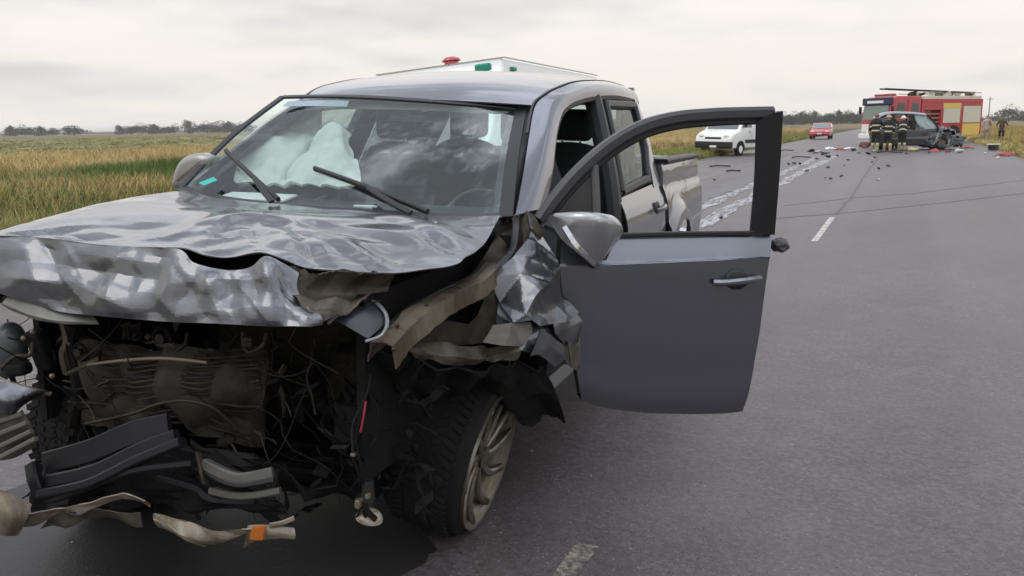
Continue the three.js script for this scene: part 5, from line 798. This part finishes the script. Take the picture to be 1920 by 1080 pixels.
// --- fire engine ---
{
  const t = thing('fire_engine', 'red fire engine with roof ladder and pale shutters parked across the road', 'fire engine'); face(t, -8, 3);
  const a = ground(1671, 267), b = ground(1841, 264), ax = V(-8, 0, 3).normalize(), xh = V(ax.z, 0, -ax.x);
  t.position.set(29.55, 0, -62.2); const W = 2.6, hw = 1.3, L2 = 4.25;
  const red = M.redPaint, cream = std(0.6, 0.58, 0.47, 0.5), yellow = std(0.72, 0.5, 0.12, 0.5), one = () => 1, navy = std(0.02, 0.025, 0.07, 0.4);
  part('cab', bodyExtrude([[4.25, 0.45], [4.3, 1.5], [4.15, 2.55], [3.95, 3.1], [3.7, 3.22], [1.5, 3.22], [1.5, 0.45]], W, one, 0.08), red, t);
  part('cab_front', merge([box(2.4, 0.75, 0.06, 0, 0.95, 4.3, 0.03)]), M.whitePaint, t);
  part('front_grille', box(1.0, 0.8, 0.06, 0, 1.12, 4.34, 0.03), red, t);
  part('emblem', cyl(0.26, 0.26, 0.04, 0, 1.2, 4.39, 'z', 20), std(0.55, 0.12, 0.14, 0.5), t);
  part('windscreen', quad(V(-1.15, 1.62, 4.33), V(1.15, 1.62, 4.33), V(1.12, 2.6, 4.19), V(-1.12, 2.6, 4.19)), phys(0.12, 0.17, 0.15, 0.06, 0, { clearcoat: 1 }), t);
  part('front_visor', box(2.62, 0.5, 0.3, 0, 2.88, 4.14, 0.05), navy, t);
  part('visor_sign', box(1.5, 0.18, 0.03, -0.05, 2.85, 4.3), M.white, t);
  part('front_bumper', box(2.6, 0.35, 0.3, 0, 0.5, 4.36, 0.06), M.whitePaint, t);
  for (const sg of [1, -1]) { part('headlamp', box(0.34, 0.2, 0.06, sg * 0.92, 0.8, 4.37, 0.03), M.lamp, t); part('wing_mirror', box(0.12, 0.5, 0.2, sg * 1.5, 2.3, 4.25, 0.04), M.black, t);
    for (const [z0, z1] of [[3.75, 2.95], [2.45, 1.75]]) part('cab_window', sidePlate([[z0, 1.75], [z1, 1.75], [z1, 2.75], [z0 - 0.1, 2.75]], hw, one, sg), M.carGlass, t);
    part('door_seam', sidePlate([[2.72, 0.7], [2.68, 0.7], [2.68, 2.95], [2.72, 2.95]], hw, one, sg, 0.01), M.black, t);
    for (let k = 0; k < 3; k++) part('locker_shelf', box(0.4, 0.03, 1.44, sg * (hw - 0.24), 1.42 + k * 0.28, 0.45), cream, t);
    part('shutter', sidePlate([[-0.55, 1.35], [-2.1, 1.35], [-2.1, 2.35], [-0.55, 2.35]], hw, one, sg, 0.03), cream, t);
    part('shutter_header', sidePlate([[-0.5, 2.36], [-2.15, 2.36], [-2.15, 2.72], [-0.5, 2.72]], hw, one, sg, 0.03), yellow, t);
    part('shutter', sidePlate([[-2.4, 1.35], [-4.05, 1.35], [-4.05, 2.5], [-2.4, 2.5]], hw, one, sg, 0.03), cream, t);
    part('lower_locker', sidePlate([[-2.4, 0.5], [-4.05, 0.5], [-4.05, 1.28], [-2.4, 1.28]], hw, one, sg, 0.03), yellow, t);
    part('side_band', sidePlate([[1.4, 2.76], [-4.2, 2.76], [-4.2, 2.98], [1.4, 2.98]], hw, one, sg, 0.02), red, t);
    for (const z of [3.0, -1.6]) { part('arch', sidePlate(arcPoly(z, 0.52, 0.66), hw, one, sg, 0.012), M.blackMatte, t); carWheel(t, sg * 1.14, 0.5, z, 0.5, 0.34, M.white); } }  // arch: black half discs put the wheel-well darkness into colour
  part('body', merge([box(W, 2.5, 3.9, 0, 1.75, -2.3, 0.05), box(W, 0.7, 1.55, 0, 0.85, 0.425), box(W, 0.74, 1.55, 0, 2.63, 0.425), box(1.6, 1.06, 1.55, 0, 1.73, 0.425), box(W, 2.5, 0.26, 0, 1.75, 1.32)]), red, t);
  part('roof_deck', box(2.4, 0.24, 5.4, 0, 3.1, -1.5, 0.04), cream, t);
  const lad = sub('ladder', t); for (const sg of [0.3, 0.75]) part('ladder_rail', sweep([V(sg, 3.72, 4.3), V(sg, 3.45, -3.8)], rect(0.06, 0.1), V(0, 1, 0)), M.cast, lad); for (let i = 0; i < 22; i++) { const z = lerp(4.2, -3.7, i / 21); part('rung', box(0.45, 0.04, 0.05, 0.525, lerp(3.72, 3.45, i / 21), z), M.cast, lad); }
  const r = rng(8); for (let i = 0; i < 22; i++) part('roof_gear', box(0.2 + 0.4 * r(), 0.15 + 0.25 * r(), 0.25 + 0.5 * r(), -0.6 + 1.7 * r(), 3.36, 1.2 - 5.2 * r(), 0.05, 0, r(), r() * 0.3), [M.trim, cream, M.cast, cream][i % 4], t);
  part('beacon', box(1.8, 0.16, 0.3, 0, 3.32, 3.5, 0.06), phys(0.3, 0.02, 0.03, 0.3, 0, { clearcoat: 1 }), t);
  part('roof_rail', merge([box(0.05, 0.05, 5.2, 1.2, 3.42, -1.5), box(0.05, 0.05, 5.2, -1.2, 3.42, -1.5)]), M.trim, t);
}
// --- black people carrier, crushed ---
{
  const t = thing('wrecked_car', 'black people carrier with crushed front and burst airbags amid the firefighters', 'car'); const c = ground(1724, 281); t.position.set(c.x, 0, c.z - 0.9); face(t, 0.955, 0.2); const W = 1.8, tap = y => 1 - 0.17 * Math.max(0, y - 0.95), cf = crumple(131, 0.13, 2.2, 5);
  const dent = (g, from) => { const p = g.attributes.position; for (let i = 0; i < p.count; i++) { const z = p.getZ(i), k = smooth(from, from + 0.9, z); if (k > 0) { const d = cf(V(p.getX(i), p.getY(i), z)); p.setXYZ(i, p.getX(i) + k * d, Math.max(0.08, p.getY(i) + k * d), z + k * d); } } g.deleteAttribute('normal'); return toCreasedNormals(g, 0.5); };
  const gb = bodyExtrude([[2.35, 0.2], [2.4, 0.42], [1.9, 0.75], [1.35, 0.98], [1.0, 1.08], [-1.9, 1.15], [-2.05, 0.9], [-2.05, 0.35], [-1.9, 0.25]], W, tap, 0.08);
  part('body', dent(tess(gb), 0.2), phys(0.016, 0.017, 0.02, 0.3, 0, { clearcoat: 0.8 }), t);
  part('bonnet', sheet([[V(-0.85, 1.1, 1.0), V(0, 1.18, 1.0), V(0.85, 1.1, 1.0)], [V(-0.85, 0.95, 1.6), V(0, 1.1, 1.55), V(0.85, 0.9, 1.6)], [V(-0.8, 0.5, 2.4), V(0, 0.6, 2.45), V(0.8, 0.45, 2.4)]], { nu: 30, nv: 24, disp: crumple(133, 0.12, 2.6, 5), crease: 0.6 }), phys(0.02, 0.022, 0.025, 0.3, 0.2, { clearcoat: 0.8 }), t);
  part('roof', sheet([[V(-0.78, 1.78, 0.45), V(-0.4, 1.9, 0.45), V(0.4, 1.9, 0.45), V(0.78, 1.78, 0.45)], [V(-0.78, 1.9, -0.4), V(-0.4, 2.0, -0.4), V(0.4, 2.0, -0.4), V(0.78, 1.9, -0.4)], [V(-0.78, 1.9, -1.5), V(-0.4, 2.0, -1.5), V(0.4, 2.0, -1.5), V(0.78, 1.9, -1.5)], [V(-0.8, 1.65, -2.0), V(-0.4, 1.7, -2.05), V(0.4, 1.7, -2.05), V(0.8, 1.65, -2.0)]], { nu: 20, nv: 20, thick: 0.03, crease: 1 }), phys(0.17, 0.18, 0.21, 0.35, 0.5, { clearcoat: 0.7 }), t);
  for (const sg of [1, -1]) {
    const sp = (z, y) => V(sg * 0.9 * tap(y), y, z), dk = M.blackGloss;
    part('front_pillar', sweep([sp(1.05, 1.08), sp(0.8, 1.5), sp(0.42, 1.82)], rect(0.09, 0.07), V(1, 0, 0)), dk, t); part('centre_pillar', sweep([sp(-0.15, 1.1), sp(-0.25, 1.88)], rect(0.12, 0.06), V(1, 0, 0)), dk, t); part('rear_pillar', sweep([sp(-1.3, 1.1), sp(-1.35, 1.88)], rect(0.2, 0.06), V(1, 0, 0)), dk, t);
    part('rear_quarter_glass', sidePlate([[-1.4, 1.2], [-2.0, 1.2], [-1.95, 1.65], [-1.45, 1.85]], 0.9, tap, sg, 0), M.carGlass, t); part('curtain_airbag', sheet([[sp(0.72, 1.62), sp(0.4, 1.8), sp(-0.15, 1.84)], [sp(0.85, 1.35), sp(0.4, 1.4), sp(-0.05, 1.5)], [sp(0.95, 1.12), sp(0.4, 1.12), sp(0.1, 1.3)]].map(l => l.map(p => V(p.x * 0.94, p.y, p.z))), { nu: 20, nv: 16, thick: 0.02, disp: crumple(141, 0.03, 4, 4), crease: 1 }), std(0.33, 0.4, 0.39, 0.9), t, 'pale burst curtain airbag');
    part('side_moulding', sidePlate([[0.9, 0.6], [-1.6, 0.55], [-1.6, 0.66], [0.9, 0.72]], 0.9, tap, sg, 0.03), std(0.12, 0.12, 0.13, 0.4), t);
    carWheel(t, sg * 0.84, 0.33, 1.25, 0.34, 0.22); carWheel(t, sg * 0.82, 0.33, -1.4, 0.33, 0.22);
  }
  part('seats', merge([box(0.5, 0.9, 0.2, 0.4, 1.1, -0.1, 0.08), box(0.5, 0.9, 0.2, -0.4, 1.1, -0.1, 0.08), box(1.3, 0.8, 0.2, 0, 1.1, -1.1, 0.08)]), M.seat, t);
  part('cabin_floor', box(1.6, 0.1, 3, 0, 0.5, -0.5), M.blackMatte, t);
}
function tess(g) { // split long triangles so that dents have something to bend
  let q = g.index ? g.toNonIndexed() : g; for (let pass = 0; pass < 9; pass++) { const p = q.attributes.position, o = []; let again = false; for (let i = 0; i < p.count; i += 3) { const a = [0, 1, 2].map(k => V().fromBufferAttribute(p, i + k)), e = [a[0].distanceTo(a[1]), a[1].distanceTo(a[2]), a[2].distanceTo(a[0])], m = Math.max(...e); if (m < 0.22) { o.push(...a); continue; } again = true; const k = e.indexOf(m), A = a[k], B = a[(k + 1) % 3], C = a[(k + 2) % 3], D = A.clone().lerp(B, 0.5); o.push(A, D, C, D, B, C); } q = new THREE.BufferGeometry().setFromPoints(o); if (!again) break; } q.setAttribute('uv', new THREE.BufferAttribute(new Float32Array(q.attributes.position.count * 2), 2)); q.computeVertexNormals(); return q;
}

// ================= PEOPLE =================
function person(o) {
  const t = thing('person', o.label, 'person', o.group); t.position.copy(o.at); t.position.y = 0; t.rotation.y = o.turn;
  const k = (o.h || 1.76) / 1.76, ln = o.lean || 0, hip = V(0, 0.94, 0), ch = V(0, 0.94 + 0.48 * Math.cos(ln), 0.48 * Math.sin(ln)), nk = ch.clone().add(V(0, 0.12 * Math.cos(ln), 0.12 * Math.sin(ln))), hd = nk.clone().add(V(0, 0.13, 0.03 + 0.06 * ln));
  const jl = o.bulk || 1, B = [], add = (a, b, r0, r1, c) => B.push([a, b, r0, r1, c]);
  add(hip, ch, 0.15 * jl, 0.165 * jl, 'top'); add(ch.clone().add(V(-0.13, 0.02, 0)), ch.clone().add(V(0.13, 0.02, 0)), 0.095 * jl, 0.095 * jl, 'top'); add(ch, nk, 0.08, 0.055, 'skin'); add(nk.clone().add(V(0, 0.07, 0.01)), hd.clone().add(V(0, 0.05, 0)), 0.075, 0.092, 'skin'); add(hd.clone().add(V(0, 0, 0.09)), hd.clone().add(V(0, -0.03, 0.105)), 0.012, 0.018, 'skin');
  for (const s of [-1, 1]) {
    const [ex, ey, ez, wx, wy, wz] = (s < 0 ? o.armR : o.armL) || [0.06, -0.28, 0.02, 0.02, -0.26, 0.08], sh = ch.clone().add(V(s * 0.2, 0.01, 0)), el = sh.clone().add(V(s * ex, ey, ez)), wr = el.clone().add(V(s * wx, wy, wz)), dir = wr.clone().sub(el).normalize();
    add(sh, el, 0.062 * jl, 0.05 * jl, 'top'); add(el, wr, 0.05 * jl, 0.036 * jl, o.bareArm ? 'skin' : 'top'); add(wr, wr.clone().addScaledVector(dir, 0.09), 0.035, 0.034, o.glove ? 'boot' : 'skin');
    for (let f = 0; f < 4; f++) { const p0 = wr.clone().addScaledVector(dir, 0.09).add(V(0, 0, -0.03 + 0.02 * f)); add(p0, p0.clone().addScaledVector(dir, [0.06, 0.075, 0.07, 0.055][f]).add(V(-s * 0.015, 0, 0)), 0.011, 0.009, o.glove ? 'boot' : 'skin'); }
    add(wr.clone().addScaledVector(dir, 0.03).add(V(0, 0, 0.03)), wr.clone().addScaledVector(dir, 0.08).add(V(0, 0, 0.06)), 0.013, 0.01, o.glove ? 'boot' : 'skin');
    const st = (o.step || 0) * s, kn = V(s * 0.11, 0.5, st * 0.5 + (o.bend || 0.02)), an = V(s * 0.12, 0.09, st);
    add(V(s * 0.09, 0.92, 0), kn, 0.095 * jl, 0.068 * jl, 'leg'); add(kn, an, 0.064 * jl, 0.048, o.shorts ? 'skin' : 'leg'); add(an.clone().add(V(0, -0.045, -0.03)), an.clone().add(V(s * 0.02, -0.055, 0.15)), 0.048, 0.036, 'boot'); if (o.tallBoot) add(an, V(s * 0.115, 0.3, st * 0.7), 0.064, 0.068, 'boot');
  }
  const N = 96, mc = new MarchingCubes(N, M.white, false, false, 60000), fld = mc.field, half = 1.02, col = new Map(); fld.fill(-0.2); mc.isolation = 0;
  const world = i => (i - N / 2) / (N / 2) * half, cell = half / (N / 2);
  const dist = (p, b) => { const ab = b[1].clone().sub(b[0]), t2 = clamp(p.clone().sub(b[0]).dot(ab) / Math.max(1e-9, ab.lengthSq())); return [p.distanceTo(b[0].clone().addScaledVector(ab, t2)) - lerp(b[2], b[3], t2), t2]; };
  const pre = B.map(b => ({ ax: b[0].x, ay: b[0].y - 0.92, az: b[0].z, dx: b[1].x - b[0].x, dy: b[1].y - b[0].y, dz: b[1].z - b[0].z, r0: b[2], r1: b[3], l: 0 })); pre.forEach(q => q.l = Math.max(1e-9, q.dx * q.dx + q.dy * q.dy + q.dz * q.dz));
  const acc = new Float32Array(N * N * N); acc.fill(0);
  for (const q of pre) { const m = Math.max(q.r0, q.r1) + 0.07, lo = (v, d) => Math.max(1, Math.floor((Math.min(v, v + d) - m) / cell + N / 2)), hi = (v, d) => Math.min(N - 2, Math.ceil((Math.max(v, v + d) + m) / cell + N / 2)); for (let z = lo(q.az, q.dz); z <= hi(q.az, q.dz); z++) for (let y = lo(q.ay, q.dy); y <= hi(q.ay, q.dy); y++) for (let x = lo(q.ax, q.dx); x <= hi(q.ax, q.dx); x++) { const px = world(x) - q.ax, py = world(y) - q.ay, pz = world(z) - q.az, u = clamp((px * q.dx + py * q.dy + pz * q.dz) / q.l), d = Math.hypot(px - u * q.dx, py - u * q.dy, pz - u * q.dz) - (q.r0 + (q.r1 - q.r0) * u); acc[z * N * N + y * N + x] += Math.exp(-d * 60); } }
  for (let i = 0; i < acc.length; i++) fld[i] = acc[i] > 0 ? Math.max(-0.2, Math.log(acc[i]) / 60) : -0.2;
  mc.update(); const n = mc.count, pos = new Float32Array(mc.positionArray.subarray(0, n * 3)), C = new Float32Array(n * 3);
  for (let i = 0; i < n; i++) { const p = V(pos[i * 3] * half, pos[i * 3 + 1] * half + 0.92, pos[i * 3 + 2] * half); let best = 9, bc = 'top', bt = 0, bi = 0; B.forEach((b, j) => { const [d, u] = dist(p, b); if (d < best) { best = d; bc = b[4]; bt = u; bi = j; } }); let c = o.col[bc] || o.col.top;
    if (o.stripe && bc === 'top') { const rel = bi === 0 ? bt : null; if ((rel !== null && ((rel > 0.12 && rel < 0.24) || (rel > 0.66 && rel < 0.78))) || (rel === null && bt > 0.62 && bt < 0.85 && bi > 4)) c = o.stripe; } if (o.stripe && bc === 'leg' && p.y < 0.42 && p.y > 0.34) c = o.stripe;
    if (bc === 'skin' && o.hair && p.y > hd.y + 0.03 && p.z < hd.z + 0.06) c = o.hair; C.set(c, i * 3); pos.set([p.x * k, p.y * k, p.z * k], i * 3); }
  const g = new THREE.BufferGeometry(); g.setAttribute('position', new THREE.BufferAttribute(pos, 3)); g.setAttribute('color', new THREE.BufferAttribute(C, 3)); const gg = mergeVertices(g, 1e-4); gg.computeVertexNormals();
  part('body', gg, M.cloth, t);
  if (o.helmet) { const hc = hd.clone().multiplyScalar(k).add(V(0, 0.07, 0)); part('helmet', merge([new THREE.SphereGeometry(0.125, 20, 12, 0, 6.283, 0, 1.6).scale(1, 1, 1.12).translate(hc.x, hc.y, hc.z), cyl(0.16, 0.165, 0.02, hc.x, hc.y - 0.005, hc.z - 0.01, 'y', 24), box(0.02, 0.05, 0.24, hc.x, hc.y + 0.115, hc.z, 0.008)]), phys(...o.helmet, 0.4, 0, { clearcoat: 0.6 }), t); }
  if (o.pack) { const c = ch.clone().multiplyScalar(k); part('air_cylinder', new THREE.CapsuleGeometry(0.085, 0.36, 6, 14).translate(c.x, c.y - 0.12, c.z - 0.23), std(...o.pack, 0.5), t); }
  return t;
}
M.cloth = std(1, 1, 1, 0.9, 0, { vertexColors: true });
const fire = { top: [0.016, 0.017, 0.02], leg: [0.012, 0.012, 0.015], boot: [0.3, 0.25, 0.13], skin: [0.32, 0.19, 0.13] }, refl = [0.62, 0.6, 0.38];
const reach = [0.05, -0.2, 0.16, -0.02, 0.02, 0.26];
person({ label: 'firefighter with dark red helmet and striped jacket, left of the group', group: 'firefighters', at: ground(1640, 284), turn: Math.PI - 0.5, col: fire, stripe: refl, helmet: [0.16, 0.03, 0.03], tallBoot: 1, bulk: 1.2, glove: 1, armR: reach, step: 0.1, h: 1.84 });
person({ label: 'firefighter with tan helmet and striped jacket standing beside the car door', group: 'firefighters', at: ground(1663, 284), turn: Math.PI - 0.2, col: fire, stripe: refl, helmet: [0.4, 0.27, 0.16], tallBoot: 1, bulk: 1.2, glove: 1, armL: reach, step: 0.12, h: 1.76 });
person({ label: 'firefighter with white helmet bending into the crushed car', group: 'firefighters', at: ground(1690, 283), turn: Math.PI * 0.86, lean: 0.55, col: fire, stripe: refl, helmet: [0.7, 0.66, 0.55], tallBoot: 1, bulk: 1.18, glove: 1, armL: reach, armR: reach, h: 1.8 });
person({ label: 'firefighter with olive helmet leaning over between his colleagues', group: 'firefighters', at: ground(1677, 281), turn: Math.PI * 1.1, lean: 0.3, col: { ...fire, top: [0.05, 0.05, 0.03] }, stripe: refl, helmet: [0.22, 0.22, 0.12], tallBoot: 1, bulk: 1.15, glove: 1, armL: reach, armR: reach, h: 1.8 });
person({ label: 'man in pale shirt and beige trousers standing by the fire engine', at: ground(1848, 269), turn: -0.4, col: { top: [0.42, 0.34, 0.3], leg: [0.27, 0.22, 0.17], boot: [0.1, 0.08, 0.06], skin: [0.36, 0.22, 0.16] }, hair: [0.04, 0.03, 0.02], bareArm: 1, armL: [0.02, -0.24, 0.1, -0.08, 0.2, 0.12], step: 0.08 });
person({ label: 'man in dark top and black shorts standing on the far road edge', at: ground(1876, 269), turn: -0.6, col: { top: [0.07, 0.06, 0.03], leg: [0.012, 0.012, 0.012], boot: [0.03, 0.03, 0.03], skin: [0.3, 0.18, 0.12] }, hair: [0.03, 0.02, 0.015], bareArm: 1, shorts: 1, armL: [0.12, -0.22, 0.02, -0.1, -0.2, 0.05], armR: [0.12, -0.22, 0.02, -0.1, -0.2, 0.05], step: 0.1, h: 1.72 });

// ================= DEBRIS =================
M.dRed = std(0.4, 0.03, 0.035, 0.5); M.dBlack = std(0.014, 0.014, 0.015, 0.6); M.dWhite = std(0.7, 0.69, 0.66, 0.5); M.dYel = std(0.45, 0.36, 0.18, 0.7);
{
  let sd = 300;
  const chunk = (r, s) => { const p = []; for (let i = 0; i < 12; i++) p.push(V((r() - 0.5) * s, r() * s * 0.45, (r() - 0.5) * s * 0.8)); return new ConvexGeometry(p); };
  const panel = (r, l, w) => { const c = crumple(sd, 0.03, 6, 4); return sheet([[V(-l / 2, 0.04, -w / 2), V(0, 0.09, -w / 2), V(l / 2, 0.03, -w / 2)], [V(-l / 2, 0.08, 0), V(0, 0.14, 0), V(l / 2, 0.06, 0)], [V(-l / 2, 0.03, w / 2), V(0, 0.05, w / 2), V(l / 2, 0.03, w / 2)]], { nu: 12, nv: 8, thick: 0.006, disp: c, crease: 0.6 }); };
  const bar = (r, l) => sweep([V(-l / 2, 0.03, 0), V(-l / 6, 0.05 + 0.05 * r(), 0.08 * (r() - 0.5)), V(l / 5, 0.04, 0.12 * (r() - 0.5)), V(l / 2, 0.035, 0)], rect(0.07, 0.045), V(0, 1, 0), 16);
  const put = (px, py, geo, mat, name, label, group, turn) => { const m = single(name, geo, mat, label, 'debris', group), g = ground(px, py); m.position.set(g.x, 0.006, g.z); m.rotation.y = turn; const bb = new THREE.Box3().setFromObject(m); m.position.y -= bb.min.y - 0.006; return m; };
  const d = (px, py, kind, size, mat, label, group) => { const r = rng(sd += 7), z = -ground(px, py).z, m = size * z / 1600; put(px, py, kind === 'bar' ? bar(r, m) : kind === 'panel' ? panel(r, m, m * 0.45) : chunk(r, m), mat, kind === 'bar' ? 'trim_strip' : kind === 'panel' ? 'body_fragment' : 'plastic_fragment', label, group, kind === 'bar' ? -0.2 + 0.4 * r() : r() * 3); };
  const sb = 'small black fragment scattered on the grey asphalt', gb = 'black fragments scattered on the road';
  for (const [x, y, s] of [[1513, 322, 9], [1552, 315, 8], [1547, 335, 7], [1557, 336, 9], [1579, 332, 9], [1590, 301, 9], [1628, 290, 12], [1647, 318, 10], [1667, 313, 10], [1520, 285, 14], [1488, 308, 11], [1478, 309, 8], [1500, 309, 9], [1340, 339, 8], [1352, 411, 14], [1600, 283, 12], [1545, 291, 10], [1552, 296, 14], [1610, 288, 8], [1570, 293, 8], [1532, 299, 8], [1640, 296, 7], [1700, 289, 9], [1780, 286, 8], [1635, 305, 6], [1583, 311, 6], [1742, 288, 8]]) d(x, y, 'chunk', s, M.dBlack, sb, gb);
  const lb = 'long black trim strip lying on the far lane', gl = 'black trim strips on the far lane';
  for (const [x, y, s] of [[1476, 283, 24], [1502, 296, 34], [1375, 322, 26], [1668, 287, 46], [1540, 288, 30], [1350, 313, 40]]) d(x, y, 'bar', s, M.dBlack, lb, gl);
  const wb = 'small white fragment lying on the road among the wreckage', gw = 'white fragments on the road';
  for (const [x, y, s] of [[1533, 287, 10], [1646, 338, 11], [1847, 289, 9], [1800, 287, 20], [1870, 297, 8], [1548, 299, 9], [1640, 285, 9], [1605, 281, 10]]) d(x, y, 'chunk', s, M.dWhite, wb, gw);
  d(1557, 281, 'panel', 22, M.dWhite, 'upturned white body panel beside the red fragment on the road', null); d(1592, 281, 'panel', 30, M.dWhite, 'flat white body panel between the red fragment and firefighters', null);
  d(1574, 282, 'panel', 24, M.dRed, 'red body fragment between the two white panels', null); d(1621, 278, 'chunk', 26, std(0.12, 0.02, 0.02, 0.6), 'dark red lump at the feet of the firefighters', null); d(1712, 284, 'chunk', 20, M.dYel, 'yellow rescue bag lying below the crushed car door', null);
  for (const [x, y, s, l] of [[1752, 285, 24, 'red fragment lying under the wheel of the crushed car'], [1812, 279, 26, 'red fragment lying ahead of the crushed car nose'], [1775, 287, 9, 'tiny red splinter below the crushed car'], [1880, 293, 26, 'thin red fragment beside the large red panel']]) d(x, y, 'panel', s, M.dRed, l, null);
  d(1905, 291, 'panel', 62, M.dRed, 'large crumpled red panel lying on the right road edge', null);
  { const t = thing('equipment_box', 'black equipment box with white lid standing near the two men', 'box'), g = ground(1862, 282); t.position.copy(g); t.scale.setScalar(0.8); part('case', box(0.5, 0.32, 0.36, 0, 0.18, 0, 0.03), M.dBlack, t); part('lid', box(0.66, 0.07, 0.42, 0, 0.38, 0, 0.02), M.dWhite, t); part('handle', tube([V(-0.12, 0.42, 0), V(-0.1, 0.48, 0), V(0.1, 0.48, 0), V(0.12, 0.42, 0)], 0.012), M.dBlack, t); }
}
{ // crumbs of glass and grit shed by the wreck, too many to count
  const r = rng(901), L = []; for (let i = 0; i < 900; i++) { const a = r() * 6.283, q = Math.pow(r(), 0.7) * 3.2, x = 0.1 + Math.cos(a) * q, z = -3.4 + Math.sin(a) * q * 0.9; L.push([x, z, 0.0016 + 0.006 * r() * r() * r() * r()]); }
  const g = new THREE.IcosahedronGeometry(1, 0), im = new THREE.InstancedMesh(g, std(0.32, 0.31, 0.29, 0.35), L.length), m = new THREE.Matrix4(); L.forEach(([x, z, k], i) => im.setMatrixAt(i, m.compose(V(x, k * 0.5, z), new THREE.Quaternion().setFromEuler(new THREE.Euler(r() * 6, r() * 6, 0)), V(k * 1.4, k * 0.7, k))));
  im.name = 'glass_crumbs'; shade(im); scene.add(im); tag(im, 'pale crumbs of glass and grit strewn on the asphalt round the pickup', 'grit', null, 'stuff');
}
scene.fog = new THREE.FogExp2(new THREE.Color().setRGB(0.82, 0.81, 0.79), 0.0003);
renderer.render(scene, camera);
